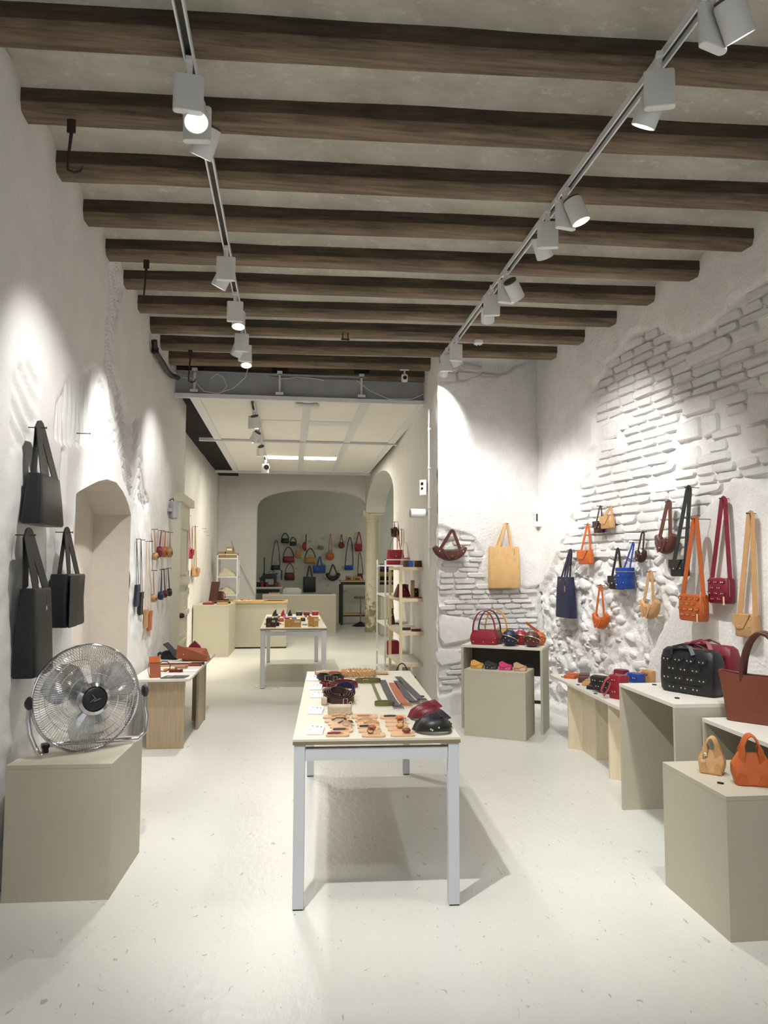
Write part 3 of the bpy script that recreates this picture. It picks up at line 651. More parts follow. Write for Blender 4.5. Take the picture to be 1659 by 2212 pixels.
MB().bb(0, w, 0, d, h - .02, h).build('top_panel', M_BOARD, t3); MB().bb(0, .02, 0, d, 0, h - .0205).build('side_panel', M_PLINTH, t3); MB().bb(w - .02, w, 0, d, 0, h - .0205).build('side_panel', M_PLINTH, t3)
MB().bb(.0205, w - .0205, .36, .38, .05, h - .0205).build('back_panel', M_DARKIN, t3)
lt = thing('low_wood_table', 'low table with grained wood legs by the left wall, leather goods on it', 'table', (-1.30, 6.30, 0), -.02)
MB().bb(0, .485, 0, 1.75, .572, .592).build('table_top', M_BOARD, lt)
MB().bb(.125, .43, .10, .12, 0, .5715).build('leg_board', M_ASH, lt); MB().bb(.125, .145, .1205, .42, 0, .5715).build('leg_board', M_ASH, lt)
MB().bb(.33, .46, 1.22, 1.24, 0, .5715).build('leg_board', M_ASH, lt); MB().bb(.43, .45, .80, 1.2195, 0, .5715).build('leg_board', M_ASH, lt)
MB().bb(.39, .429, 1.16, 1.2195, .11, .15).build('bracket', M_BLACK, lt)
# ---- counter, back counter
ct = thing('sales_counter', 'greige sales counter with a light wooden top at the back', 'counter', (-1.06, 13.78, 0), .0)
MB().bb(0, 1.02, 0, .02, .03, .835).build('front_panel', M_PLINTH, ct); MB().bb(1.0, 1.02, .0205, .62, .03, .835).build('side_panel', M_PLINTH, ct); MB().bb(0, 1.02, .03, .5, .0, .03).build('base', M_DARKIN, ct)
MB().bb(-.45, 1.04, -.02, .68, .8355, .875).build('counter_top', M_OAK, ct)
bc = thing('back_counter', 'pale greige counter standing under the arch behind the sales counter', 'counter', (-.6, 16.78, 0), .0)
MB().bb(0, 1.68, 0, .02, 0, .86).build('front_panel', M_PLINTH, bc); MB().bb(1.66, 1.68, .0205, .6, 0, .86).build('side_panel', M_PLINTH, bc); MB().bb(-.0, 1.68, 0, .6, .8605, .88).build('counter_top', M_BOARD, bc)
tag(MB().bb(.28, 1.0, 16.90, 17.2, .8805, .905).build('desk_mat', leather('steel', (120, 124, 130))), 'grey flat slab lying on the back counter', 'slab')
# ---- shelf units
def shelf_unit(name, label, x0, x1, y0, y1, zs, ztop, m, pw, rails=True, boards=M_BOARD):
    t = thing(name, label, 'shelf unit', (x0, y0, 0)); w, d = x1 - x0, y1 - y0
    for x in (0, w - pw):
        for y in (0, d - pw): MB().bb(x, x + pw, y, y + pw, 0, ztop).build('post', m, t)
    for z in zs:
        MB().bb(pw, w - pw, .0, pw * .7, z - pw * 1.1, z).build('rail', m, t); MB().bb(pw, w - pw, d - pw * .7, d, z - pw * 1.1, z).build('rail', m, t)
        MB().bb(.002, pw * .6, pw, d - pw, z - pw * 1.1, z).build('rail', m, t); MB().bb(w - pw * .6, w - .002, pw, d - pw, z - pw * 1.1, z).build('rail', m, t)
        MB().bb(pw * .62, w - pw * .62, pw * .72, d - pw * .72, z - .016, z - .001).build('shelf_board', boards, t)
    if rails:
        MB().bb(.0, w, .0, pw * .6, ztop - pw * .6, ztop).build('top_rail', m, t)
    return t
_ys = 8.55
zsA = [gy(866, v, _ys).z for v in (1225, 1293, 1366, 1434)]
SHA = shelf_unit('wooden_shelf_unit', 'pale wooden open shelf unit against the corridor wall', gy(863, 1300, _ys).x, gy(933, 1300, _ys).x, _ys, _ys + .95, zsA + [.10], zsA[0], M_SHELF, .034, False)
xA0, xA1 = gy(863, 1300, _ys).x, gy(933, 1300, _ys).x
_yb = 9.78
xB0 = gy(834, 1300, _yb).x; zsB = [gy(834, v, _yb).z for v in (1220, 1286, 1350, 1417)]; xB1 = xB0 + .40
SHB = shelf_unit('metal_shelf_unit', 'slim white metal shelf unit behind the pale wooden one', xB0 - .02, xB1, _yb, _yb + .95, zsB + [.10], gy(834, 1208, _yb).z, M_WHITE, .022)
_yc = 15.3
zsC = [gy(490, v, _yc).z for v in (1205, 1245, 1284)]; xC0, xC1 = gy(468, 1230, _yc).x, gy(514, 1230, _yc).x
SHC = shelf_unit('metal_shelf_unit', 'white metal rack with cardboard boxes left of the arch', xC0, xC1, _yc, _yc + .55, zsC + [.4], gy(490, 1197, _yc).z, M_WHITE, .026)
# ================================================================== THE FAN
fa, fb = gz(84, 1634, .616), gz(288, 1602, .616)
fc = (fa + fb) / 2; fr = math.atan2(fb.y - fa.y, fb.x - fa.x)
FAN = thing('floor_fan', 'round silver wire-cage fan with black hub standing on the left plinth', 'fan', (fc.x, fc.y, .616), fr)
hw = (fb - fa).length / 2
FR = .262; FZ = gy(177, 1506, fc.y).z - .616; FX = 0.0
A = Matrix.Translation((FX - .012, .0, FZ)) @ Matrix.Rotation(-.06, 4, 'X') @ Matrix.Rotation(-.03, 4, 'Y')
def fanp(name, mb, m, smooth=True): mb.xf(A); return mb.build(name, m, FAN, smooth)
ringp = lambda r, y, n=72: [(r * math.cos(2 * PI * i / n), y, r * math.sin(2 * PI * i / n)) for i in range(n)]
fanp('rim', MB().tube(ringp(FR, 0), .007, 8, closed=True), M_CHROME)
gm = MB(); nw = 132
for i in range(nw):
    a = 2 * PI * i / nw; a2 = a + .10; c, s, c2, s2 = math.cos(a), math.sin(a), math.cos(a2), math.sin(a2)
    gm.tube([(FR * c2, -.008, FR * s2), (FR * .96 * c2, -.045, FR * .96 * s2), (FR * .75 * c, -.078, FR * .75 * s), (FR * .5 * c, -.092, FR * .5 * s), (FR * .30 * c, -.095, FR * .30 * s)], .0015, 4, False)
for r, y in ((.93, -.052), (.8, -.073), (.66, -.084), (.47, -.093), (.30, -.096)): gm.tube(ringp(FR * r, y), .0014, 5, closed=True)
stuff(fanp('front_guard', gm, M_CHROME))
gm = MB(); nw = 96
for i in range(nw):
    a = 2 * PI * i / nw; c, s = math.cos(a), math.sin(a)
    gm.tube([(FR * c, .008, FR * s), (FR * .95 * c, .06, FR * .95 * s), (FR * .35 * c, .085, FR * .35 * s)], .0011, 4, False)
for r, y in ((.95, .06), (.7, .072), (.45, .082)): gm.tube(ringp(FR * r, y), .0014, 5, closed=True)
stuff(fanp('rear_guard', gm, M_CHROME))
fanp('hub_ring', MB().lathe([(.078, 0), (.078, .012), (.062, .02), (.056, .012)], 36, (0, -.094, 0), (0, -1, 0)), M_CHROME)
fanp('hub_cap', MB().lathe([(.056, -.01), (.055, .016), (.048, .021), (.01, .022)], 36, (0, -.096, 0), (0, -1, 0)), M_BLACK)
fanp('hub_mark', MB().box((-.006, -.1195, .012), (.003, .002, .030), 0, 0, -.6).box((.01, -.1195, -.004), (.004, .002, .036), 0, 0, 1.3).box((-.014, -.1195, -.004), (.003, .002, .024), 0, 0, 1.0), M_CHROME, False)
fanp('motor', MB().lathe([(.07, -.09), (.075, -.02), (.06, .03), (.03, .06)], 24, (0, -.02, 0), (0, -1, 0)), M_CHROME)
for k in range(3):
    a0 = 2 * PI * k / 3 + .45; bl = MB(); R = []
    for i in range(8):
        r = .055 + (FR * .88 - .055) * i / 7; hwid = .30 + .42 * math.sin(PI * min(1, i / 8 + .12))
        R.append([(r * math.cos(a0 + q * hwid), -.02 + .028 * q, r * math.sin(a0 + q * hwid)) for q in (-1, -.5, 0, .5, 1)])
    R2 = R + [[(p[0], p[1] + .0025, p[2]) for p in r_] for r_ in R]
    n = 5
    V = [p for r_ in R for p in r_] + [(p[0], p[1] + .0025, p[2]) for r_ in R for p in r_]; Fq = []
    for i in range(7):
        for j in range(4):
            q = i * 5 + j; Fq.append((q, q + 1, q + 6, q + 5)); Fq.append((q + 40, q + 45, q + 46, q + 41))
    bl.add(V, Fq); fanp('blade', bl, M_BLADE)
st = MB(); zp = FZ
st.tube([(-FR - .022, 0, zp), (-FR - .024, 0, zp - .08), (-FR - .016, -.01, .11), (-FR + .012, -.035, .030), (-FR + .03, -.05, .014)], .0115, 10)
st.build('stand_tube', M_CHROME, FAN, True)
st = MB().tube([(FR + .022, 0, zp), (FR + .026, 0, zp - .08), (FR + .034, -.01, .13), (FR + .026, -.02, .05), (FR - .02, -.03, .018), (FR - .10, -.01, .022), (-.12, .05, .034), (-.20, .06, .034)], .0115, 10)
st.build('stand_tube', M_CHROME, FAN, True)
MB().cyl((-.205, .06, .034), (-.17, .058, .034), .014, 12).bb(-.20, -.175, .045, .07, .001, .03).build('foot', M_BLACK, FAN)
for s in (-1, 1):
    MB().lathe([(.012, 0), (.032, .008), (.034, .02), (.014, .034)], 8, (s * (FR + .008), 0, zp), (s, 0, 0)).build('tilt_knob', M_BLACK, FAN, True)
# ================================================================== HANGING LEATHER GOODS
def hb(wall, hook, bb, d, mode, out=0.0):
    um, vm = (bb[0] + bb[2]) / 2, (bb[1] + bb[3]) / 2
    hx, hz = wall.hit(hook[0], hook[1], d / 2 + out)
    o0, o1 = {'R': (d * .75, d * .25), 'L': (d * .25, d * .75), 'F': (d, d)}[mode]
    x0 = wall.hit(bb[0], vm, o0 + out)[0]; x1 = wall.hit(bb[2], vm, o1 + out)[0]
    if x1 - x0 < .05: c = (x0 + x1) / 2; x0, x1 = c - .03, c + .03
    zt = wall.hit(um, bb[1], d / 2 + out)[1]; zb = wall.hit(um, bb[3], d / 2 + out)[1]
    return wall.pt(hx, hz, d / 2 + .006), hz - zt, zt - zb, x1 - x0, (x0 + x1) / 2 - hx
def nail(wall, wobj, hook, d, off=0):
    x, z = wall.hit(hook[0], hook[1], d / 2)
    a, b = Vector((0, d / 2 + .003, .003)), Vector((0, -.03, .003))
    o = MB().cyl(a, b, .0028, 8).cyl(b, b + (b - a).normalized() * .003, .006, 8).build('nail', M_IRON, wobj); return o
def vstrap(t, m, x0, x1, zb, y, band, apex=.016, sag=0.0, name='strap', ztop=0.0):
    """band going up from (x0,zb) over the nail and down to (x1,zb)"""
    P = []; n = 7
    yt = y * .12
    for i in range(n): k = i / (n - 1); P.append((x0 + (-apex - x0) * k ** (1 + sag), y + (yt - y) * k, zb + (ztop - .012 - zb) * k))
    P += [(-apex * .55, yt, ztop - .002), (0, yt, ztop + .003), (apex * .55, yt, ztop - .002)]
    for i in range(n): k = 1 - i / (n - 1); P.append((x1 + (apex - x1) * k ** (1 + sag), y + (yt - y) * k, zb + (ztop - .012 - zb) * k))
    return MB().ribbon(P, band, .004, (0, 1, 0)).build(name, m, t, True)
def studs(t, pts, r=.005, par=None):
    b = MB()
    for x, y, z in pts: b.ball((x, y, z), r, r * .6, r, 8, 5)
    return stuff(b.build('studs', M_BRASS, par or t, True))
def swing_tag(t, x, y, z, L=.07, m=None):
    o = MB().tube([(x, y, z), (x + .002, y - .004, z - L * .5), (x, y - .004, z - L)], .0012, 5).build('tag_cord', LTH['black'], t)
    MB().box((x, y - .005, z - L - .03), (.016, .003, .06)).build('swing_tag', m or M_BRASS, o, bevel=.004)
_sc = None
def scale_mesh(m):
    key = 'scale_' + m.name
    if key in bpy.data.meshes: return bpy.data.meshes[key]
    b = MB(); n = 10; R = []
    for s, y in ((1, 0.0), (.92, -.22), (.55, -.42), (.12, -.5)):
        R.append([(.5 * s * math.cos(PI + PI * i / (n - 1)), y, .5 * s * math.sin(PI + PI * i / (n - 1)) * 1.15 + (.18 if i in (0, n - 1) else .18)) for i in range(n)])
    b.rings(R, True, True); me = b.mesh(key, True, 50); me.materials.append(m); return me
def add_scales(t, m, cx, y, z0, z1, w, sz, stud=True, par=None):
    pts = []; row = 0; z = z1 - sz * .35
    while z > z0 + sz * .25:
        n = max(1, int(w / sz)); off = .5 if row % 2 else 0
        for i in range(n):
            x = cx - w / 2 + (i + .5 + off * .9) * w / n
            if x > cx + w / 2 - sz * .3: continue
            o = link('leather_scale', scale_mesh(m), None, t); o.location = (x, y, z); o.scale = (sz * .95, .02, sz * .8)
            pts.append((x - sz * .17, y - .010, z - sz * .10)); pts.append((x + sz * .17, y - .010, z - sz * .10))
        z -= sz * .72; row += 1
    if stud and pts: studs(t, pts, .0046)
def bag(kind, wall, wobj, hook, bb, d, col, label, mode, cat='bag', group=None, band=.022, **k):
    loc, L, h, w, cx = hb(wall, hook, bb, d, mode, k.get('out', 0)); m = LTH[col]; sm = LTH[k.get('strap', col)]
    t = thing(k.get('name', {'tote': 'tote_bag', 'flap': 'flap_bag', 'hobo': 'hobo_bag', 'round': 'round_purse', 'quilt': 'quilted_bag', 'bucket': 'bucket_bag', 'slim': 'slim_pouch', 'long': 'belt_bag', 'mini': 'mini_bag', 'half': 'half_moon_pouch', 'shoulder': 'shoulder_bag', 'cres': 'crescent_bag'}[kind]), label, cat, loc, wall.ang, group)
    if k.get('out'): t.location = loc + Vector((wall.n.x, wall.n.y, 0)) * k['out']
    if wobj: nail(wall, t, hook, d + 2 * k.get('out', 0))
    zt, zb = -L, -L - h; hw = w / 2
    if kind == 'tote':
        tw = k.get('taper', .92); lean = k.get('lean', 0)
        b = MB().loft([(zb, w * .98, d * .9, cx + lean), (zb + .012, w, d, cx + lean), (zb + h * .5, w * (1 + tw) / 2, d * .85, cx + lean * .5), (zt - .01, w * tw, d * k.get('dtop', .55), cx), (zt, w * tw, d * k.get('dtop', .55) * .9, cx)], 24, k.get('e', 7)); b.build('body', m, t, True)
        sw = w * k.get('sw', .22)
        for y, nm in ((-d * .27, 'strap'), (d * .2, 'strap')):
            vstrap(t, sm, cx - sw, cx + sw, zt - .035 if y < 0 else zt, y, band, k.get('apex', .018))
        studs(t, [(cx - sw, -d * .27 - .004, zt - .03), (cx + sw, -d * .27 - .004, zt - .03)], .004)
        if k.get('tag', 1): swing_tag(t, cx + w * k.get('tagx', .12), -d * .32, zt - .02, .07, M_BRASS)
        if k.get('gusset'):
            MB().bb(cx - hw - .006, cx - hw + w * .42, -d * .50 - .004, -d * .5, zb, zt - .01).build('side_gusset', m, t)
        elif k.get('panel', 1):
            MB().ribbon([(cx - w * tw * .48, -d * .29, zt - .055), (cx + w * tw * .48, -d * .29, zt - .055)], .002, .0015, (0, 1, 0)).build('seam', m, t)
    elif kind in ('flap', 'mini'):
        MB().loft([(zb, w * .9, d * .86, cx), (zb + .008, w, d, cx), (zt - h * .3, w, d, cx), (zt - .004, w * .94, d * .9, cx), (zt, w * .88, d * .8, cx)], 20, 5).build('body', m, t, True)
        f = [(cx - hw * 1.02, zt + .004), (cx - hw * 1.02, zt - h * .45), (cx - hw * .5, zt - h * .66), (cx + hw * .05, zt - h * .62), (cx + hw * .62, zt - h * .12), (cx + hw * .7, zt + .004)]
        MB().prism(f, -d / 2 - .006, -d / 2 + .001).build('flap', m, t, bevel=.002); MB().bb(cx - hw, cx + hw * .7, -d / 2 - .005, d / 2 * .8, zt - .003, zt + .005).build('flap_top', m, t, bevel=.002)
        studs(t, [(cx - hw * .25, -d / 2 - .007, zt - h * .52)] + [(cx + hw * .6, -d / 2 - .003, zt - h * .5)], .006)
        vstrap(t, sm, cx - hw * .8, cx + hw * .8, zt - .01, 0, band, k.get('apex', .015))
    elif kind in ('hobo', 'cres'):
        n = 13; R = []; full = h * (.62 if kind == 'hobo' else .55)
        for i in range(n):
            q = -1 + 2 * i / (n - 1); a = -PI / 2 + q * 1.12
            x = cx + hw * .93 * math.sin(q * 1.12) / math.sin(1.12); z = zb + full * .5 + (h - full * .5) * (abs(q) ** 1.9) * .85
            r = full * .5 * (1 - .42 * abs(q) ** 2.2); ry = d * .5 * (1 - .5 * abs(q) ** 2)
            tx, tz = 1.0, 1.7 * q * abs(q) ** .5; l_ = math.hypot(tx, tz); nx_, nz_ = -tz / l_, tx / l_
            R.append([(x + nx_ * r * math.cos(2 * PI * j / 16), ry * math.sin(2 * PI * j / 16), z + nz_ * r * math.cos(2 * PI * j / 16)) for j in range(16)])
        MB().rings(R).build('body', m, t, True, ang=50)
        for sgn in (-1, 1):
            P = []
            for i in range(7):
                kk = i / 6; P.append((cx + sgn * hw * (.15 + .42 * kk), -d * .53 * (1 - .3 * kk ** 2), zb + h * (.12 + .62 * kk)))
            MB().ribbon(P, h * .16, .005, (0, 1, 0)).build('fold_band', m, t, True)
        MB().prism([(cx - hw * .30, zb + full * 1.02), (cx + hw * .30, zb + full * 1.02), (cx + hw * .22, zb + full * .45), (cx, zb + full * .33), (cx - hw * .22, zb + full * .45)], -d * .53 - .004, -d * .53 + .004).build('flap', m, t, bevel=.002)
        studs(t, [(cx, -d * .53 - .006, zb + full * .52), (cx - hw * .72, -d * .42, zb + h * .62), (cx + hw * .72, -d * .42, zb + h * .62)], .0065)
        vstrap(t, sm, cx - hw * .62, cx + hw * .62, zt - h * .28, -d * .1, band, k.get('apex', .018))
    elif kind == 'round':
        r = max(hw, h / 2) if mode == 'F' else h / 2; zc = zb + h / 2
        MB().lathe([(r * .6, -d * .5), (r * .93, -d * .42), (r, -d * .15), (r, d * .15), (r * .93, d * .42), (r * .6, d * .5)], 24, (cx, 0, zc), (0, 1, 0)).build('body', m, t, True)
        MB().tube([(cx + r * .78 * math.cos(PI + PI * i / 12), -d * .49 - .002 + .012 * abs(math.sin(PI * i / 12) - 1) * .3, zc + r * .15 + r * .62 * math.sin(PI + PI * i / 12)) for i in range(13)], .004, 6).build('flap_edge', LTH[k.get('trim', 'darkbrown')], t, True)
        studs(t, [(cx, -d * .5 - .003, zc - r * .15)], .006)
        vstrap(t, sm, cx - r * .45, cx + r * .45, zc + r * .75, 0, band, .010)
    elif kind == 'quilt':
        MB().loft([(zb, w * .9, d * .85, cx), (zb + h * .06, w * .98, d * .98, cx), (zb + h * .5, w, d, cx), (zt - h * .06, w * .98, d * .96, cx), (zt, w * .9, d * .82, cx)], 24, 6).build('body', m, t, True)
        add_scales(t, m, cx, -d / 2 + .002, zb + .01, zt - .004, w * .98, k.get('sz', .055))
        MB().ribbon([(cx + hw * .98, -d * .2, zb + h * .3), (cx + hw * .98, -d * .2, zt - h * .05), (cx, -d * .1, zt + .003), (cx - hw * .9, -d * .1, zt - .002)], .006, .003, (0, 1, 0)).build('zip', M_BRASS, t)
        swing_tag(t, cx + hw * .8, -d * .52, zb + h * .45, .03, LTH['cream'])
        vstrap(t, sm, cx - hw * .92, cx + hw * .88, zt - .012, 0, band, k.get('apex', .017))
    elif kind == 'bucket':
        r = hw * .92
        MB().lathe([(r * .92, 0), (r, .012), (r * 1.0, h * .84), (r * 1.03, h * .85), (r * 1.03, h * .97), (r * .9, h)], 24, (cx, 0, zb)).build('body', m, t, True)
        MB().lathe([(r * 1.035, h * .80), (r * 1.04, h * .83)], 24, (cx, 0, zb), cap=False).build('zip', M_BRASS, t, True)
        for i in range(5):
            for j in range(2):
                a = PI + PI * (i + .5 * j + .3) / 5.2
                o = link('leather_scale', scale_mesh(m), None, t); o.location = (cx + r * math.cos(a), r * math.sin(a), zb + h * (.30 + .33 * j)); o.rotation_euler = (0, 0, a + PI / 2); o.scale = (r * .62, .018, h * .30)
        studs(t, [(cx + (r + .007) * math.cos(a), (r + .007) * math.sin(a), zb + h * z) for a, z in [(PI * 1.2, .2), (PI * 1.35, .45), (PI * 1.5, .2), (PI * 1.6, .62), (PI * 1.45, .68), (PI * 1.75, .3), (PI * 1.25, .66)]], .006)
        vstrap(t, sm, cx - r * .2, cx + r * .9, zb + h * .95, 0, band, .012)
    elif kind == 'slim':
        MB().bb(cx - hw, cx + hw, -d / 2, d / 2, zb, zt).build('body', m, t, bevel=.004)
        MB().bb(cx - hw - .001, cx + hw + .001, -d / 2 - .004, -d / 2, zt - h * .30, zt + .002).build('flap', m, t, bevel=.002)
        vstrap(t, LTH[k.get('strap', 'black')], cx - hw * .7, cx + hw * .7, zt, 0, .005, .004)
        swing_tag(t, cx, 0, zb + .01, .012, m)
    elif kind == 'long':
        MB().loft([(zb, w * .8, d * .8, cx), (zb + h * .15, w, d, cx), (zb + h * .75, w, d * .95, cx), (zt, w * .7, d * .7, cx)], 18, 4).build('body', m, t, True)
        MB().prism([(cx - hw, zt - h * .1), (cx + hw, zt - h * .1), (cx + hw * .8, zb + h * .35), (cx - hw * .4, zb + h * .3)], -d / 2 - .006, -d / 2).build('flap', m, t, bevel=.002)
        vstrap(t, sm, cx - hw * .5, cx + hw * .5, zt - .02, 0, band, .02)
        studs(t, [(cx, -d / 2 - .007, zb + h * .42)], .006)
    elif kind == 'half':
        P = [(cx + hw, zt)] + [(cx + hw + w * math.cos(PI / 2 + PI * i / 14) * 1.0, zb + h / 2 + h / 2 * math.sin(PI / 2 + PI * i / 14)) for i in range(15)]
        MB().pillow(P, d).build('body', m, t, True); vstrap(t, sm, cx + hw - .02, cx + hw - .01, zt, 0, band, .004)
    elif kind == 'shoulder':
        P = [(cx - hw * .86, zt), (cx + hw * .86, zt), (cx + hw, zb + h * .25), (cx + hw * .9, zb), (cx - hw * .9, zb), (cx - hw, zb + h * .25)]
        MB().pillow(P, d, 0, .7).build('body', m, t, True)
        P = arc(cx, zt - .01, hw * .86, L + .012, PI, 0, 16); P = [((p[0] - cx) * (1 - .25 * (p[2] - zt) / max(L, .01)) + (cx - cx * (p[2] - zt) / max(L, .01)), 0, p[2]) for p in P]
        MB().ribbon(P, band, .005, (0, 1, 0)).build('handle', sm, t, True)
    return t
R_ = lambda *a, **k: bag(a[0], WR, wall_right, *a[1:], mode='R', **k)
R_('tote', (1233.5, 1189), (1203, 1246, 1245, 1334), .09, 'navy', 'tall narrow navy leather tote hanging on the rubble wall nearest the corner', band=.03, sw=.18, taper=.9)
R_('flap', (1271, 1134), (1251, 1190, 1283, 1219), .06, 'orange', 'small orange flap bag hanging on rubble right of the corner', band=.032)
R_('mini', (1298, 1094), (1285, 1127, 1307, 1151), .06, 'darkbrown', 'tiny dark brown bag hanging beside the tiny tan one, high on brick', band=.018)
R_('flap', (1320, 1096), (1300, 1116, 1329, 1142), .06, 'tan', 'tiny tan bag hanging high on the brick beside a dark brown one', band=.03)
R_('hobo', (1299, 1265), (1280, 1323, 1319, 1360), .09, 'orange', 'orange folded hobo bag hanging low on the rubble wall', band=.028)
R_('flap', (1336, 1187), (1318, 1245, 1350, 1273), .06, 'black', 'small black bag half hidden behind the blue bucket bag', band=.032)
R_('bucket', (1369, 1173), (1333, 1226, 1371, 1272), .12, 'blue', 'bright blue studded bucket bag hanging from a tall strap', band=.018)
R_('hobo', (1390, 1150), (1373, 1187, 1399, 1216), .07, 'darkbrown', 'little dark brown braided bag hanging right of the blue bucket bag', band=.02)
R_('hobo', (1446, 1085), (1415, 1152, 1466, 1198), .11, 'brown', 'big brown folded hobo bag hanging highest on the brick wall', band=.042)
R_('flap', (1489, 1054), (1451, 1210, 1490, 1245), .07, 'green', 'dark green-black flap bag on the longest strap on the right wall', band=.042, out=.055)
R_('hobo', (1406.7, 1236), (1382, 1293, 1429, 1338), .10, 'tan', 'tan folded hobo bag hanging at the edge of the rubble', band=.034)
R_('quilt', (1503, 1122), (1470, 1284, 1531, 1341), .09, 'orange', 'orange quilted crossbody bag of overlapping scales on a wide strap', band=.046, out=.085)
R_('quilt', (1564, 1078), (1533, 1249, 1588, 1303), .09, 'raspberry', 'raspberry red quilted studded crossbody bag on the plaster', band=.042)
R_('flap', (1623, 1110), (1591, 1328, 1644, 1376), .08, 'tan', 'tan flap crossbody bag on a wide strap, rightmost on the wall', band=.046)
bag('hobo', WT, wall_return, (976, 1147), (940, 1178, 1011, 1212), .10, 'brown', 'brown crescent handbag hanging on the bricks at the corner', 'F', band=.035)
bag('tote', WT, wall_return, (1093, 1132), (1061, 1181, 1124, 1270), .08, 'paletan', 'large pale tan leather tote hanging above the corner cabinet', 'F', band=.026, taper=1.0, sw=.24, e=12, tagx=.3)
L_ = lambda *a, **k: bag(a[0], WL, wl2, *a[1:], mode='L', **k)
L_('tote', (84, 925), (50, 1028, 130, 1135), .11, 'black', 'black leather tote hanging topmost of three on the left wall', band=.075, taper=.86, sw=.26, tag=0, apex=.03, dtop=.6)
L_('tote', (59, 1157), (34, 1271, 106, 1456), .12, 'black', 'tall black tote with a wooden tag hanging nearest the entrance', band=.075, taper=.9, sw=.26, apex=.03, dtop=.65)
L_('tote', (142, 1151), (111, 1240, 174, 1351), .12, 'black', 'black tote with dark side gusset hanging beside the niche', band=.065, taper=1.0, sw=.26, gusset=1, tagx=.3, apex=.025, dtop=.95)
for (hk, b_, c, lb, st) in [((294, 1165), (290, 1263, 299, 1310), 'navy', 'slim dark navy pouch on a thin cord nearest the niche', 'black'), ((303.4, 1167), (299, 1279, 307, 1328), 'black', 'slim blackish pouch on a thin cord, second from the niche', 'black'),
    ((315, 1170), (309, 1316, 318, 1357), 'tan', 'slim beige pouch on a thin cord beside the orange one', 'cream'), ((321, 1170), (317, 1320, 326, 1362), 'orange', 'slim orange pouch on a thin cord on the left wall', 'cream')]:
    L_('slim', hk, b_, .02, c, lb, cat='pouch', group='slim pouches on cords', strap=st)
for (hk, b_, c, lb) in [((332, 1144), (329, 1194, 340, 1210), 'tan', 'tan round purse hanging lowest and leftmost in the upper row'), ((347, 1147), (338, 1180, 348, 1204), 'raspberry', 'raspberry round purse in the upper row on the left wall'), ((356, 1149), (349, 1180, 359, 1204), 'orange', 'orange round purse in the upper row on the left wall'),
    ((366, 1151), (360, 1181, 371, 1204), 'honey', 'honey-coloured round purse nearest the door in the upper row'), ((330, 1233), (325, 1283, 337, 1301), 'tan', 'tan round purse leftmost in the lower row'), ((348, 1231), (341, 1278, 351, 1296), 'navy', 'navy round purse in the lower row on the left wall'),
    ((353, 1230), (350, 1275, 360, 1291), 'maroon', 'maroon round purse in the lower row on the left wall'), ((362, 1228), (360, 1271, 369, 1288), 'black', 'black round purse nearest the door in the lower row')]:
    L_('round', hk, b_, .05, c, lb, cat='purse', group='round purses in two rows on the left wall', band=.018)
L2_ = lambda *a, **k: bag(a[0], WL2, wall_left_far, *a[1:], mode='L', **k)
L2_('long', (407, 1115), (402, 1184, 415, 1207), .09, 'red', 'red belt bag on a wide red strap past the panelled door', group='belt bags past the door', band=.07, out=.06)
L2_('long', (421, 1138), (414, 1225, 428, 1246), .09, 'tan', 'tan belt bag on a wide tan strap, furthest past the door', group='belt bags past the door', band=.07)
L2_('long', (400, 1162), (399, 1230, 405, 1253), .05, 'raspberry', 'raspberry belt bag partly hidden behind the low tan one', group='belt bags past the door', band=.05)
L2_('long', (400, 1168), (396, 1268, 404, 1290), .08, 'honey', 'low tan belt bag hanging right beside the panelled door', group='belt bags past the door', band=.06, out=.09)
wb_o = bpy.data.objects['wall_workroom_back']
B_ = lambda *a, **k: bag(a[0], WB, wb_o, *a[1:], mode='F', group='bags hanging on the workroom wall', **k)
B_('shoulder', (597, 1167), (585, 1221, 606, 1232), .08, 'black', 'black clutch on a long thin strap, leftmost on the workroom wall', band=.02)
B_('shoulder', (616, 1152), (607, 1163, 625, 1173), .09, 'black', 'black half-round handbag, upper of the two black ones on the workroom wall', band=.03)
B_('shoulder', (633, 1161), (626, 1170, 641, 1179), .09, 'green', 'small black-green handbag, lower of the two dark ones on the workroom wall', band=.03)
B_('quilt', (645, 1175), (639, 1189, 652, 1205), .06, 'honey', 'small mustard quilted pouch on a wrist strap on the workroom wall', band=.02, sz=.06)
B_('half', (661.5, 1154), (653, 1170, 662, 1190), .06, 'red', 'red half-moon pouch on a wrist strap on the workroom wall', band=.02)
B_('shoulder', (623, 1182), (610, 1202, 637, 1215), .10, 'red', 'red shoulder bag above the maroon clutch on the workroom wall', band=.03, strap='darkbrown')
B_('shoulder', (670, 1185), (657, 1204, 683, 1217), .10, 'honey', 'mustard shoulder bag in the middle of the workroom wall', band=.03, strap='darkbrown')
B_('shoulder', (626, 1217), (614, 1237, 637, 1253), .08, 'maroon', 'maroon clutch with a triangular strap on the workroom wall', band=.02)
B_('tote', (668.5, 1223), (655, 1246, 682, 1279), .08, 'black', 'tall black tote, lowest on the workroom wall', band=.035, taper=.98, tag=0)
B_('tote', (691, 1203.5), (677, 1221, 703, 1237), .10, 'blue', 'wide bright blue tote on the workroom wall', band=.035, taper=1.05, tag=0, sw=.2)
B_('round', (714, 1153.6), (705, 1192, 722, 1210), .08, 'orange', 'orange round bag on a long strap on the workroom wall', band=.018)
B_('cres', (719, 1220), (705, 1236, 734, 1255), .10, 'black', 'black crescent-shaped bag on the workroom wall', band=.035)
B_('round', (737.6, 1155), (731, 1171, 744, 1185), .08, 'maroon', 'maroon round pouch on a wrist strap on the workroom wall', band=.02)
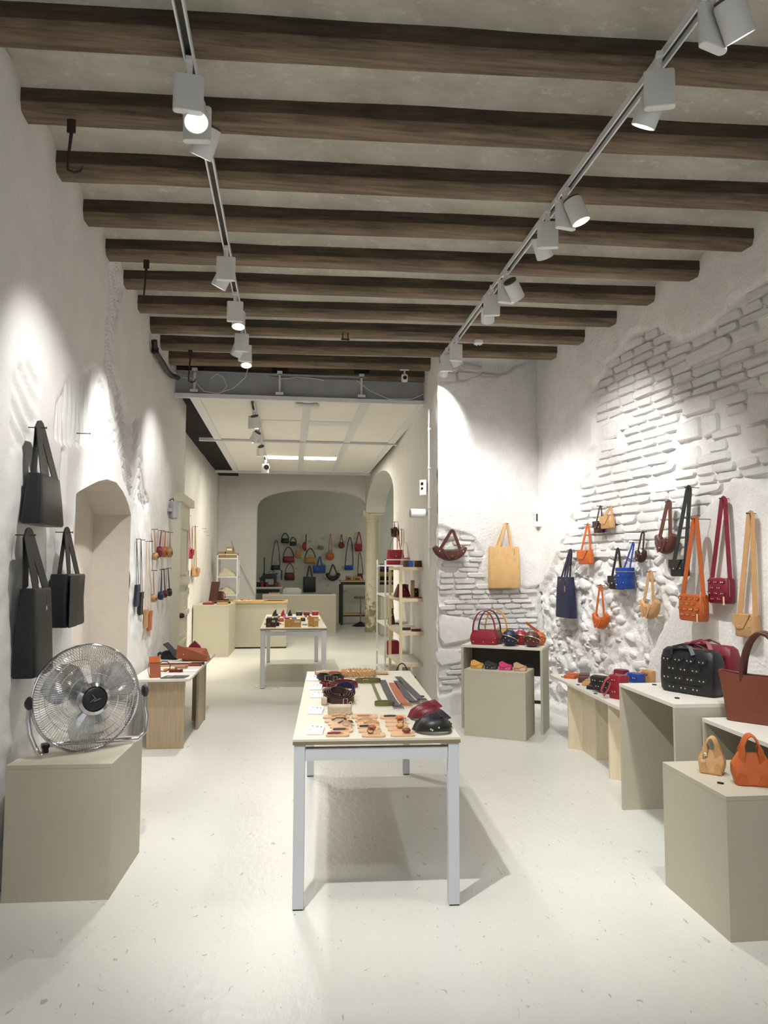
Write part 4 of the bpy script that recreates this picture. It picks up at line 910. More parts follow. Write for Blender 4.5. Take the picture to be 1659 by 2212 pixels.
B_('shoulder', (756, 1161), (744, 1221, 764, 1231), .07, 'blue', 'blue clutch on a long navy strap on the workroom wall', band=.025, strap='navy')
B_('flap', (775.6, 1150), (767, 1175, 783, 1191), .08, 'red', 'red flap bag, rightmost of the high ones on the workroom wall', band=.03)
B_('shoulder', (777, 1193.6), (772, 1239, 785, 1250), .07, 'maroon', 'maroon clutch hanging behind the workbench', band=.02)
# ================================================================== GOODS LYING AND STANDING ON THE FURNITURE
ZT1 = .7525
def T(u, v, z=ZT1): return gz(u, v, z)
c4 = lambda u, v: (600 + u / 3.606, 1420 + v / 3.606)
def flat_box(name, label, cat, px, z, th, m, group=None, rz=None, bev=.003):
    """thing lying flat whose outline on the surface at height z spans the pixel box"""
    u0, v0, u1, v1 = px; a, b, c = gz(u0, v1, z), gz(u1, v1, z), gz((u0 + u1) / 2, v0, z)
    w = (b - a).length; d = abs(c.y - (a.y + b.y) / 2); r = math.atan2(b.y - a.y, b.x - a.x) if rz is None else rz
    mid = (a + b) / 2
    t = thing(name, label, cat, (mid.x, mid.y, z + .0006), r, group)
    return t, w, d
# ---- price cards
for i, (b, lb) in enumerate([((218, 550, 350, 603), 'white price card nearest the front of the belt table'), ((228, 402, 346, 443), 'white price card beside the cream stone block'), ((252, 283, 350, 315), 'white price card beside the black collars'), ((245, 225, 340, 254), 'white price card beside the maroon collars'), ((220, 157, 318, 183), 'white price card at the far left corner of the belt table')]):
    p = (*c4(b[0], b[1]), *c4(b[2], b[3])); t, w, d = flat_box('price_card', lb, 'card', p, ZT1, .004, M_CARD, 'white price cards on the belt table')
    w *= .97
    MB().add([(-w / 2, 0, 0), (w / 2, 0, 0), (w / 2, d, .012), (-w / 2, d, .012), (-w / 2, 0, .004), (w / 2, 0, .004), (w / 2, d, .016), (-w / 2, d, .016)], [(0, 1, 2, 3), (4, 7, 6, 5), (0, 4, 5, 1), (2, 6, 7, 3), (0, 3, 7, 4), (1, 5, 6, 2)]).build('card', M_CARD, t)
    q = MB(); sl = .012 / d
    for (x0, y0, x1) in [(-.30, .80, -.16), (-.34, .35, -.30), (-.34, .45, -.29), (-.3, .55, -.27), (.0, .78, .16), (.04, .66, .12), (.26, .74, .38), (.30, .64, .36)]:
        q.box(((x0 + x1) / 2 * w, y0 * d, .0046 + sl * y0 * d), ((x1 - x0) * w, .05 * d, .0006), 0, math.atan(sl))
    stuff(q.build('print', M_INK, t))
# ---- leather boards with keyrings
cols = {'left': [(372, 588, 553, 620), (410, 558, 583, 588), (405, 535, 580, 558), (390, 510, 560, 535), (363, 487, 577, 512), (350, 455, 555, 480)],
        'middle': [(655, 592, 838, 625), (630, 562, 808, 590), (620, 537, 795, 562), (618, 510, 790, 537), (603, 487, 772, 509), (575, 447, 778, 480)],
        'right': [(880, 580, 1067, 620), (858, 548, 1035, 578), (840, 518, 1012, 546), (837, 490, 1003, 515), (797, 455, 1000, 483)]}
charm = {'left': ['raspberry', 'slate', 'tan', 'slate', 'black', 'tan'], 'middle': ['darkbrown', 'rust', 'black', 'honey', 'taupe', 'tan'], 'right': ['chestnut', 'honey', 'darkbrown', 'orange', 'slate']}
shp = {'left': ['strip', 'strip', 'ring', 'loop', 'loop', 'loop'], 'middle': ['ring', 'ball', 'strip', 'loop', 'loop', 'strip'], 'right': ['ball', 'ball', 'ring', 'ball', 'strip']}
rows = ['frontmost', 'second from the front', 'third from the front', 'fourth from the front', 'fifth from the front', 'rearmost']
cn = dict(raspberry='red', slate='slate grey', tan='tan', black='black', darkbrown='dark brown', rust='rust', honey='honey', taupe='taupe', chestnut='chestnut', orange='orange')
for cname, L in cols.items():
    for i, b in enumerate(L):
        rn = rows[i] if i < len(L) - 1 else 'rearmost'
        p = (*c4(b[0], b[1]), *c4(b[2], b[3])); t, w, d = flat_box('keyring_board', 'tan leather board with a %s keyring, %s in the %s column' % (cn[charm[cname][i]], rn, cname), 'keyring board', p, ZT1, .006, M_CARD, 'leather boards with keyrings')
        d = max(d * .94, .05); c = .012
        P = [(-w / 2 + c, 0), (w / 2 - c, 0), (w / 2, c), (w / 2, d - c), (w / 2 - c, d), (-w / 2 + c, d), (-w / 2, d - c), (-w / 2, c)]
        MB().prism(P, 0, .006, 'xy').build('board', LTH['nude'], t)
        m = LTH[charm[cname][i]]; x = random.uniform(-.02, .03); y = d * .45; s = shp[cname][i]; k = MB()
        if s == 'strip': k.ribbon([(x - .03, y, .010), (x, y - .004, .013), (x + .03, y + .006, .010)], .016, .005, (0, 0, 1))
        elif s == 'ball': k.ball((x, y, .020), .021, .016, .0125, 10, 6)
        elif s == 'ring': k.ribbon([(x + .015 * math.cos(a / 8 * 2 * PI), y + .006, .0215 + .0125 * math.sin(a / 8 * 2 * PI)) for a in range(9)], .010, .003, [Vector((math.cos(a / 8 * 2 * PI), 0, math.sin(a / 8 * 2 * PI))) for a in range(9)])
        else: k.ribbon([(x - .035, y, .009), (x - .01, y + .012, .017), (x + .03, y + .008, .016), (x + .035, y - .006, .010)], .014, .004, (0, 0, 1))
        ko = k.build('keyring', m, t, True)
        MB().tube([(x + .034 + .009 * math.cos(a / 12 * 2 * PI), y + .009 * math.sin(a / 12 * 2 * PI), .0095) for a in range(12)], .0014, 5, closed=True).build('split_ring', M_BRASS, ko, True)
# ---- sun visors
def visor(label, px, m):
    t, w, d = flat_box('leather_visor', label, 'visor', px, ZT1, .01, m, 'leather visors at the front right of the belt table')
    w *= .96; n = 12; R = []
    for s, z in ((1.0, .0), (.86, .035), (.66, .062)):
        R.append([(w * .5 * s * math.cos(PI + PI * i / n) + (1 - s) * .02, .09 * s * math.sin(PI + PI * i / n) + .085, z + .018 * math.sin(PI * i / n) * s) for i in range(n + 1)])
    V = [p for r in R for p in r]; Fq = []
    for i in range(2):
        for j in range(n): a = i * (n + 1) + j; Fq.append((a, a + 1, a + n + 2, a + n + 1))
    o = MB().add(V, Fq).build('brim', m, t, True); md = o.modifiers.new('thick', 'SOLIDIFY'); md.thickness = .004; md.offset = 1
    MB().ribbon([(-w * .36, .08, .045), (-w * .12, .045, .072), (w * .16, .07, .080), (w * .40, .13, .045), (w * .47, .16, .012)], .045, .004, [(0, -.4, 1)] * 5 if False else [Vector((0, -.5, 1))] * 5).build('cross_strap', m, t, True)
    MB().ribbon([(-w * .49, .09, .006), (-w * .38, .16, .025), (-w * .1, .19, .05), (w * .25, .16, .075), (w * .44, .12, .05)], .035, .004, [Vector((0, -.5, 1))] * 5).build('head_strap', m, t, True)
    MB().ribbon([(w * .44, .17, .010), (w * .5, .19, .014), (w * .52, .21, .012)], .03, .004, [Vector((0, 0, 1))] * 3).build('strap_end', LTH['black'], t)
    studs(t, [(-w * .27, .035, .052), (-w * .10, -.004, .030), (-.01, -.006, .026), (.02, .0, .036), (-.02, .006, .038)], .005)
visor('maroon leather sun visor, rear one of the two visors', (*c4(1035, 440), *c4(1300, 506)), LTH['maroon'])
visor('black leather sun visor at the front right corner of the table', (*c4(1072, 530), *c4(1372, 610)), LTH['black'])
# ---- belts lying across the table
def belt(name, label, pts, w, m, buckle=M_CHROME):
    P = [T(*c4(*p)) for p in pts]; o = P[0]; t = thing(name, label, 'belt', (o.x, o.y, ZT1 + .0006), 0, 'belts lying on the near table')
    Q = [(p.x - o.x, p.y - o.y, .003) for p in P]; bo = MB().ribbon(Q, w, .004, (0, 0, 1)).build('strap', m, t)
    e = Vector(Q[-1]); dr = (Vector(Q[-1]) - Vector(Q[-2])).normalized(); n = Vector((-dr.y, dr.x, 0)); c = e + dr * .012
    fr = [c + n * w * .62 - dr * .012, c - n * w * .62 - dr * .012, c - n * w * .62 + dr * .03, c + n * w * .62 + dr * .03]
    MB().tube([tuple(p + Vector((0, 0, .004))) for p in fr], .0035, 6, closed=True).build('buckle', buckle, t)
    MB().ribbon([tuple(e - dr * .05 + Vector((0, 0, .004))), tuple(e - dr * .025 + Vector((0, 0, .013))), tuple(e + dr * .008 + Vector((0, 0, .010)))], w * .95, .004, (0, 0, 1)).build('keeper', m, t)
    return t
belt('leather_belt', 'slate grey belt leftmost of the four belts laid side by side', [(815, 182), (850, 262), (890, 335), (937, 398)], .045, LTH['slate'])
belt('leather_belt', 'tan belt lying between the grey belts', [(893, 204), (925, 268), (960, 325), (1000, 382)], .048, LTH['rust'], M_BRASS)
belt('leather_belt', 'slate belt with plain black buckle, third of the four belts', [(928, 188), (965, 245), (1010, 305), (1068, 366)], .045, LTH['slate'], M_CHROME)
belt('leather_belt', 'longest slate belt lying outermost at the right of the table', [(937, 155), (975, 195), (1030, 250), (1085, 305), (1132, 348)], .045, LTH['slate'], M_CHROME)
# olive lead with a collar loop
t = thing('dog_lead', 'olive green lead with a buckled collar loop lying on the near table', 'lead', T(*c4(705, 200)) + Vector((0, 0, .0006)))
o = T(*c4(705, 200)); rr = .085
MB().ribbon([(rr * math.cos(2 * PI * i / 20), .05 * math.sin(2 * PI * i / 20) + .02, .014) for i in range(21)], .024, .004, [Vector((math.cos(2 * PI * i / 20), math.sin(2 * PI * i / 20), 0)) for i in range(21)]).build('collar', LTH['olive'], t, True)
P = [T(*c4(*p)) for p in [(738, 205), (760, 260), (785, 320), (812, 362)]]
MB().ribbon([(p.x - o.x, p.y - o.y, .004) for p in P], .020, .004, (0, 0, 1)).build('strap', LTH['olive'], t)
e = T(*c4(832, 376)); MB().ribbon([(e.x - o.x + .055 * math.cos(2 * PI * i / 16), e.y - o.y + .03 * math.sin(2 * PI * i / 16), .014) for i in range(17)], .022, .004, [Vector((math.cos(2 * PI * i / 16), math.sin(2 * PI * i / 16), 0)) for i in range(17)]).build('hand_loop', LTH['olive'], t, True)
MB().tube([(-.02 + q[0], -.03, .014 + q[1]) for q in ((-.018, -.012), (.018, -.012), (.018, .014), (-.018, .014))], .003, 6, closed=True).build('buckle', M_BRASS, t)
def collar(label, u, v, rx, ry, m, n=1, band=.022, z=ZT1, tilt=0.0, twist=0.3, name='dog_collar', buckle=True, squash=1.0):
    o = gz(*c4(u, v), z); t = thing(name, label, 'collar', (o.x, o.y, z + .0006), twist, 'collars coiled on the near table')
    for k in range(n):
        s = 1 - .14 * k; N = [Vector((math.cos(2 * PI * i / 22), math.sin(2 * PI * i / 22), 0)) for i in range(23)]
        MB().ribbon([(rx * s * math.cos(2 * PI * i / 22), ry * s * math.sin(2 * PI * i / 22), band * .5 + .001 + k * .004 + tilt * (1 + math.sin(2 * PI * i / 22))) for i in range(23)], band, .004, N).build('band', m, t, True)
    if buckle:
        MB().tube([(q[0], -ry - .004, band * .5 + q[1] + .001) for q in ((-.012, -band * .46), (.012, -band * .46), (.012, band * .6), (-.012, band * .6))], .0022, 6, closed=True).build('buckle', M_BRASS, t)
        MB().tube([(.03 + .008 * math.cos(a / 10 * 2 * PI), -ry - .006, .012 + .008 * math.sin(a / 10 * 2 * PI)) for a in range(10)], .0018, 5, closed=True).build('ring', M_BRASS, t)
    return t
collar('coiled black collar at the far left of the belt table', 356, 172, .045, .06, LTH['black'], 3, .030)
collar('coiled tan collar behind the black ones at the back of the table', 440, 152, .05, .05, LTH['rust'], 2, .028)
collar('coiled black collar right of the leftmost one', 458, 178, .05, .055, LTH['black'], 3, .028, twist=-.2)
collar('wide maroon coiled collar in the left middle of the belt table', 512, 232, .095, .07, LTH['maroon'], 3, .026, tilt=.004)
collar('small maroon collar with beige lining left of the wide maroon one', 372, 222, .035, .055, LTH['maroon'], 2, .022)
collar('black and tan collar heaped at the front of the left heap', 475, 352, .085, .10, LTH['darkbrown'], 4, .034, tilt=.018)
collar('navy collar leaning on the left heap', 520, 318, .065, .035, LTH['navy'], 2, .032, tilt=.028, twist=-.5)
collar('tan collar with olive lining inside the left heap', 420, 290, .055, .06, LTH['rust'], 2, .03)
# braided collar and long tan pieces
t = thing('braided_collar', 'thick braided tan collar near the far edge of the belt table', 'collar', T(*c4(628, 150)) + Vector((0, .0, .0006)))
for k in range(3):
    MB().tube([(.115 * math.cos(2 * PI * i / 48) + 0, .06 * math.sin(2 * PI * i / 48) + .008 * math.cos(i * 1.3 + k * 2.1), .028 + .018 * math.sin(i * 1.3 + k * 2.1)) for i in range(48)], .010, 6, closed=True).build('strand', LTH['tan'], t, True)
MB().tube([(-.05 + q[0], -.075, .028 + q[1]) for q in ((-.018, -.026), (.018, -.026), (.018, .026), (-.018, .026))], .003, 6, closed=True).build('buckle', M_BRASS, t)
for (u0, u1, lb) in [(290, 537, 'pale tan leather strap lying at the back left edge of the belt table'), (690, 862, 'pale tan leather strap lying at the back edge right of the braided collar')]:
    a, b = T(*c4(u0, 136)), T(*c4(u1, 136)); w = (b - a).length; t = thing('leather_strap', lb, 'strap', ((a.x + b.x) / 2, (a.y + b.y) / 2, ZT1 + .0006), -.055, 'pale straps at the back of the belt table')
    MB().ribbon([(-w / 2, .02, .012), (-w * .2, .025, .020), (w * .1, .02, .014), (w / 2, .02, .012)], .05, .016, (0, 0, 1)).build('strap', LTH['nude'], t, bevel=.004)
    MB().bb(-w * .5, -w * .47, -.004, .046, .001, .024).build('end_cap', LTH['rust'], t)
def stone_block(label, px, h):
    t, w, d = flat_box('stone_block', label, 'stone', px, ZT1, .05, M_TRAV, 'cream stone blocks')
    b = MB().bb(-w / 2, w / 2, 0, .07, 0, h); b.build('stone', M_TRAV, t, bevel=.006); return t
stone_block('cream stone block in front of the heaped collars', (*c4(388, 415), *c4(572, 450)), .045)
stone_block('smaller cream stone block behind, left of the heaped collars', (*c4(338, 350), *c4(384, 374)), .04)
# ---- wallets on the rear table
ZT2 = .7525
c8b = lambda u, v: (540 + u / 8.295, 1290 + v / 8.295)
def sq(p):
    y = 9.32 + (p.y - 9.32) * .80 if p.y > 9.32 else p.y
    return Vector((p.x * y / p.y, y, p.z))
def wallet_stand(label, b, m, lining='tan', kind='bifold'):
    p0, p1 = c8b(b[0], b[3]), c8b(b[2], b[3]); a, e = sq(gz(*p0, ZT2)), sq(gz(*p1, ZT2)); w = (e - a).length; h = (b[3] - b[1]) / 8.295 / 1560 * a.y
    t = thing('standing_wallet', label, 'wallet', ((a.x + e.x) / 2, (a.y + e.y) / 2 + .03, ZT2 + .0006), 0, 'wallets on the rear table')
    MB().box((-w * .24, 0, h / 2), (w * .55, .006, h), .35).build('cover', m, t, bevel=.002); MB().box((w * .24, 0, h / 2), (w * .55, .006, h), -.35).build('cover', m, t, bevel=.002)
    for k in range(2): MB().box((w * .25, -.008, h * (.62 + .13 * k)), (w * .36, .002, .006), -.35).build('card_slot', M_CARD, t)
    studs(t, [(-w * .22, -.012, h * .32)], .006)
def wallet_flat(label, b, m, th=.03, flap=True, name='small_wallet', zz=ZT2, grp='wallets on the rear table', cvt=c8b, cat='wallet'):
    p0, p1 = cvt(b[0], b[3]), cvt(b[2], b[3]); a, e = sq(gz(*p0, zz)), sq(gz(*p1, zz)); w = (e - a).length; d = .09
    t = thing(name, label, cat, ((a.x + e.x) / 2, (a.y + e.y) / 2, zz + .0006), random.uniform(-.06, .06), grp)
    MB().bb(-w / 2, w / 2, 0, d, 0, th).build('body', m, t, bevel=min(.006, th * .3))
    if flap:
        MB().add([(-w / 2, -.002, th * .5), (w / 2, -.002, th * .5), (w / 2, d, th + .004), (-w / 2, d, th + .004), (-w / 2, -.004, th * .5 + .004), (w / 2, -.004, th * .5 + .004), (w / 2, d, th + .008), (-w / 2, d, th + .008)], [(0, 1, 2, 3), (4, 7, 6, 5), (0, 4, 5, 1), (2, 6, 7, 3), (0, 3, 7, 4), (1, 5, 6, 2)]).build('flap', m, t)
        studs(t, [(0, -.005, th * .55)], .005)
    return t
wallet_stand('dark brown bifold wallet standing at the front left of the rear table', (285, 385, 465, 540), LTH['darkbrown'])
wallet_stand('black wallet with white card slots standing behind the dark brown one', (440, 398, 525, 515), LTH['black'])
wallet_stand('wide tan bifold wallet standing front centre on the rear table', (620, 398, 915, 540), LTH['honey'])
wallet_stand('tan folding wallet standing front right on the rear table', (1040, 352, 1228, 525), LTH['honey'])
for (b, c, th, lb) in [((300, 352, 398, 402), 'slate', .05, 'slate wallet behind the standing dark brown wallet'), ((415, 342, 500, 395), 'green', .045, 'dark green wallet in the second row on the rear table'), ((520, 347, 605, 412), 'orange', .05, 'bright orange wallet in the second row on the rear table'), ((632, 350, 710, 398), 'red', .045, 'red wallet behind the wide tan one'),
    ((750, 340, 830, 388), 'periwinkle', .045, 'periwinkle blue wallet on the rear table'), ((905, 345, 992, 405), 'black', .045, 'black wallet between the tan standing wallets'), ((1022, 330, 1040, 372), 'mustard', .04, 'mustard wallet half hidden by the tan folding wallet'), ((1232, 350, 1252, 398), 'yellow', .03, 'pale yellow wallet at the right edge of the rear table'),
    ((480, 312, 540, 345), 'black', .03, 'small black wallet in the third row on the rear table'), ((590, 315, 650, 345), 'navy', .03, 'small navy wallet in the third row on the rear table'), ((676, 307, 760, 335), 'orange', .015, 'flat orange card holder on the rear table'), ((850, 297, 962, 322), 'yellow', .015, 'flat pale yellow card holder on the rear table'), ((985, 292, 1100, 320), 'maroon', .018, 'flat maroon card holder on the rear table'),
    ((825, 238, 935, 293), 'black', .06, 'black pouch at the back of the rear table'), ((965, 242, 1070, 290), 'maroon', .055, 'maroon pouch at the back of the rear table'), ((1108, 228, 1225, 286), 'red', .06, 'red pouch at the back right of the rear table'), ((935, 460, 1030, 492), 'grey', .012, 'flat grey card holder between the tan wallets at the front'), ((255, 455, 282, 480), 'grey', .015, 'tiny grey card holder at the left edge of the rear table'), ((530, 445, 562, 470), 'maroon', .012, 'tiny maroon card holder right of the black standing wallet'), ((575, 455, 615, 485), 'yellow', .010, 'tiny cream card holder left of the wide tan wallet')]:
    wallet_flat(lb, b, LTH[c], th, th > .02)
for (b, c, lb) in [((392, 186, 508, 300), 'green', 'dark green folded stand-up pouch at the back left of the rear table'), ((545, 188, 640, 305), 'red', 'red folded stand-up pouch at the back of the rear table'), ((670, 186, 760, 295), 'black', 'black folded stand-up pouch at the back of the rear table')]:
    p0, p1 = c8b(b[0], b[3]), c8b(b[2], b[3]); a, e = sq(gz(*p0, ZT2)), sq(gz(*p1, ZT2)); w = (e - a).length; h = (b[3] - b[1]) / 8.295 / 1560 * a.y
    t = thing('folded_pouch', lb, 'pouch', ((a.x + e.x) / 2, (a.y + e.y) / 2, ZT2 + .0006), 0, 'stand-up pouches on the rear table')
    MB().prism([(-w / 2, 0), (w / 2, 0), (w * .45, h * .28), (w * .22, h * .40), (w * .18, h), (w * .08, h), (-w * .25, h * .62)], 0, .05).build('body', LTH[c], t, bevel=.004)
    MB().prism([(-w / 2, 0), (w * .1, 0), (w * .12, h * .9), (-w * .26, h * .6)], -.008, 0).build('fold', LTH[c], t)
# ---- goods on the corner cabinet
cabm = Matrix.Translation((1.652, 6.88, 0)) @ Matrix.Rotation(-.517, 4, 'Z')
def arch_bag(label, lx, ly, m, hm, w=.27, d=.09, h=.135, top=.20):
    p = cabm @ Vector((lx, ly, .7856)); t = thing('arch_handle_bag', label, 'bag', p, -.45, 'arched-handle bags on the corner cabinet')
    MB().loft([(0, w * .86, d * .9), (.012, w * .92, d), (h * .45, w, d * .95), (h * .62, w * .96, d * .85), (h, w * .82, d * .45)], 24, 5).build('body', m, t, True)
    for y in (-d * .24, d * .24): MB().ribbon(arc(0, h - .01, w * .40, top, PI, 0, 18, y), .012, .006, [Vector((math.cos(PI - PI * i / 18), 0, math.sin(PI - PI * i / 18))) for i in range(19)]).build('handle', hm, t, True)
    studs(t, [(-w * .35, -d * .5, .03), (0, -d * .51, .03), (w * .35, -d * .5, .03), (w * .42, -d * .42, h * .5)], .005)
arch_bag('red leather handbag with tall arched handles on the corner cabinet', .20, .10, LTH['red'], LTH['red'])
arch_bag('dark brown arched-handle handbag behind the red one on the cabinet', .23, .20, LTH['brown'], LTH['darkbrown'])
arch_bag('mustard arched-handle handbag furthest back on the corner cabinet', .27, .30, LTH['mustard'], LTH['mustard'])
def ball_bag(label, lx, ly, m, r, rz, strap=True, leanstrap=False):
    p = cabm @ Vector((lx, ly, .7856)); t = thing('round_ball_bag', label, 'bag', p, -.517 + rz, 'round ball bags on the corner cabinet')
    MB().lathe([(r * .45, 0), (r * .62, .006), (r * .93, r * .5), (r, r * .95), (r * .93, r * 1.4), (r * .6, r * 1.78), (r * .25, r * 1.9)], 12).build('body', m, t, True, ang=25)
    MB().tube([(r * 1.01 * math.cos(2 * PI * i / 28), r * 1.01 * math.sin(2 * PI * i / 28) * .98, r * .95 + r * .45 * math.cos(2 * PI * i / 28 + 2.2) * 1.0) for i in range(28)], .0035, 6, closed=True).build('zip', M_BRASS, t, True)
    studs(t, [(r * .97 * math.cos(a) * math.cos(e), r * .97 * math.sin(a) * math.cos(e), r * .95 + r * .95 * math.sin(e)) for a, e in [(-1.9, .1), (-1.5, -.2), (-1.2, .3), (-1.0, -.3), (-.7, .1), (-1.6, .45), (-2.3, -.2)]], .005)
    if leanstrap: MB().ribbon([(0, 0, r * 1.85), (-.05, 0, r * 2.25), (-.12, .0, r * 2.9), (-.16, 0, r * 3.25)], .022, .005, Vector((0, 1, 0.2))).build('strap', m, t, True)
    elif strap: MB().ribbon(arc(0, r * 1.82, r * .4, r * .30, PI, 0, 8), .014, .004, [Vector((math.cos(PI - PI * i / 8), 0, math.sin(PI - PI * i / 8))) for i in range(9)]).build('strap', m, t, True)
ball_bag('navy studded ball bag in the middle of the corner cabinet', .455, .08, LTH['navy'], .078, 0)
ball_bag('red ball bag behind the navy one on the cabinet', .53, .235, LTH['red'], .072, .6)
ball_bag('brown studded ball bag at the right front of the cabinet', .665, .085, LTH['brown'], .076, .3)
ball_bag('orange ball bag with its strap leaning up, behind the brown one', .70, .255, LTH['orange'], .068, .9, leanstrap=True)
plm = Matrix.Translation((1.605, 6.582, 0)) @ Matrix.Rotation(-.555, 4, 'Z')
def pyramid_pouch(label, lx, ly, m):
    p = plm @ Vector((lx, ly, .5956)); t = thing('coin_pouch', label, 'pouch', p, -.555 + .15, 'coin pouches on the cabinet plinth')
    P = [(-.052, -.05, 0), (.052, -.05, 0), (.06, .05, 0), (-.06, .05, 0), (-.055, -.035, .028), (.058, -.035, .030), (.062, .05, .03), (-.035, .055, .072), (-.065, .05, .06)]
    MB().add(P, [(0, 3, 2, 1), (0, 1, 5, 4), (1, 2, 6, 5), (4, 5, 6, 7), (4, 7, 8), (0, 4, 8, 3), (2, 3, 8, 7, 6)]).build('body', m, t, bevel=.006)
    MB().ribbon([(-.058, -.040, .034), (-.01, -.045, .026), (.035, -.01, .045), (.05, .03, .042)], .008, .004, Vector((0, -.5, 1))).build('flap_edge', m, t); studs(t, [(-.03, -.045, .020), (.01, -.048, .016)], .0045)
for i, (c, lb) in enumerate([('mustard', 'mustard coin pouch, leftmost of four on the cabinet plinth'), ('black', 'black coin pouch on the cabinet plinth'), ('pink', 'bright pink coin pouch on the cabinet plinth'), ('taupe', 'taupe coin pouch, rightmost of four on the cabinet plinth')]): pyramid_pouch(lb, .085 + .135 * i, .13, LTH[c])
# ---- goods on the benches at the right
def onpx(u, v, z): return gz(u, v, z)
ZB = .5626
def long_pouch(label, px, m, L, rz, w=.13, th=.025):
    p = gz(*px, ZB); t = thing('flat_pouch', label, 'pouch', (p.x, p.y, ZB + .0004), rz, 'flat pouches on the low bench')
    MB().loft([(0, L * .98, w * .96), (th * .4, L, w), (th, L * .94, w * .92)], 20, 8).build('body', m, t, True)
    MB().box((L * .18, 0, th + .003), (L * .5, w * .96, .005)).build('flap', m, t, bevel=.002); studs(t, [(-L * .05, 0, th + .006)], .005)
long_pouch('orange flat pouch at the far end of the low bench', (1236, 1463), LTH['orange'], .19, .9, .11)
long_pouch('brown folded flat pouch on the low bench', (1262, 1470), LTH['brown'], .28, 1.1, .09, .045)
long_pouch('tan flat pouch between the brown and black ones on the bench', (1273, 1478), LTH['tan'], .22, .9, .075, .03)
long_pouch('black flat pouch nearest the viewer on the low bench', (1285, 1486), LTH['black'], .20, .8, .08, .026)
p = gz(1305, 1499, ZB); t = thing('bum_bag', 'black studded bum bag standing on the low bench', 'bag', (p.x + .05, p.y + .02, ZB + .0004), -1.0)
MB().prism([(-.15, .125), (-.145, .06), (-.11, .012), (-.05, 0), (.05, 0), (.11, .012), (.145, .06), (.15, .125)], -.045, .045).build('body', LTH['black'], t, True, .02)
add_scales(t, LTH['black'], 0, -.043, .012, .12, .27, .06); MB().ribbon([(-.14, 0, .128), (.14, 0, .128)], .008, .004, (0, 0, 1)).build('zip', M_BRASS, t)
def small_box_bag(label, px, m, w, d, h, rz, name='box_bag', z=ZB, loop=True):
    p = gz(*px, z); t = thing(name, label, 'bag', (p.x, p.y, z + .0004), rz, 'small bags behind the bum bag')
    MB().loft([(0, w * .94, d * .94), (.01, w, d), (h * .9, w, d), (h, w * .93, d * .9)], 20, 6).build('body', m, t, True)
    add_scales(t, m, 0, -d / 2 + .002, .005, h - .004, w * .95, .06)
    if loop: MB().ribbon([(-w * .35, -d * .3, h), (-w * .5, -d * .75, h * .75), (-w * .62, -d * 1.0, h * .35), (-w * .45, -d * .95, h * .12), (-w * .3, -d * .7, h * .4), (-w * .2, -d * .2, h + .004)], .016, .005, [Vector((.3, -1, .4))] * 6).build('wrist_strap', m, t, True)
small_box_bag('tall raspberry red box bag with wrist strap at the end of the bench', (1338, 1508), LTH['red'], .11, .12, .17, -1.1)
small_box_bag('lower raspberry studded bag behind the tall red one', (1343, 1475), LTH['raspberry'], .11, .09, .11, -1.2, loop=False)
small_box_bag('blue studded bag peeking over the tall table edge', (1374, 1481), LTH['blue'], .13, .10, .10, -1.2)
small_box_bag('tan small bag peeking over the tall table next to the blue one', (1406, 1479), LTH['tan'], .12, .10, .12, -1.3)
# duffels on the tall table
def duffel(label, P, w, d, h, rz, m, sz, z):
    t = thing('studded_duffel', label, 'bag', (P[0], P[1], z), rz, 'studded duffel bags')
    MB().loft([(0, w * .92, d * .85), (.018, w * .98, d * .97), (h * .3, w, d), (h * .75, w * .98, d * .92), (h * .93, w * .93, d * .72), (h, w * .82, d * .45)], 28, 5).build('body', m, t, True)
    add_scales(t, m, 0, -d * .485, .02, h * .88, w * .84, sz)
    MB().ribbon([(w * .485, -d * .12, h * .45), (w * .475, -d * .1, h * .8), (w * .40, -d * .08, h * .98), (0, -d * .06, h + .005), (-w * .40, -d * .08, h * .98)], .010, .004, [Vector((1, 0, .1)), Vector((1, 0, .3)), Vector((.5, 0, 1)), Vector((0, 0, 1)), Vector((-.4, 0, 1))]).build('zip', M_BRASS, t)
    MB().ribbon([(-w * .24, -d * .42, h * .86), (-w * .22, -d * .40, h * 1.02), (-w * .06, -d * .34, h * 1.09), (w * .08, -d * .36, h * 1.04), (w * .16, -d * .45, h * .88)], .024, .005, [Vector((0, -.6, 1))] * 5).build('handle', m, t, True)
    MB().ribbon([(-w * .24, d * .36, h * .86), (-w * .20, d * .34, h * 1.02), (-w * .04, d * .30, h * 1.08), (w * .10, d * .3, h * 1.02), (w * .18, d * .4, h * .88)], .024, .005, [Vector((0, .6, 1))] * 5).build('handle', m, t, True)
_q = gz(1422, 1492, .791); _q2 = gz(1536, 1512, .791)
duffel('large black studded duffel bag on the tall table', (2.395, 4.10), .37, .16, .262, -1.12, LTH['black'], .075, .7906)
duffel('red studded duffel bag behind the black one', (2.565, 4.195), .37, .15, .275, -1.12, LTH['raspberry'], .075, .7906)
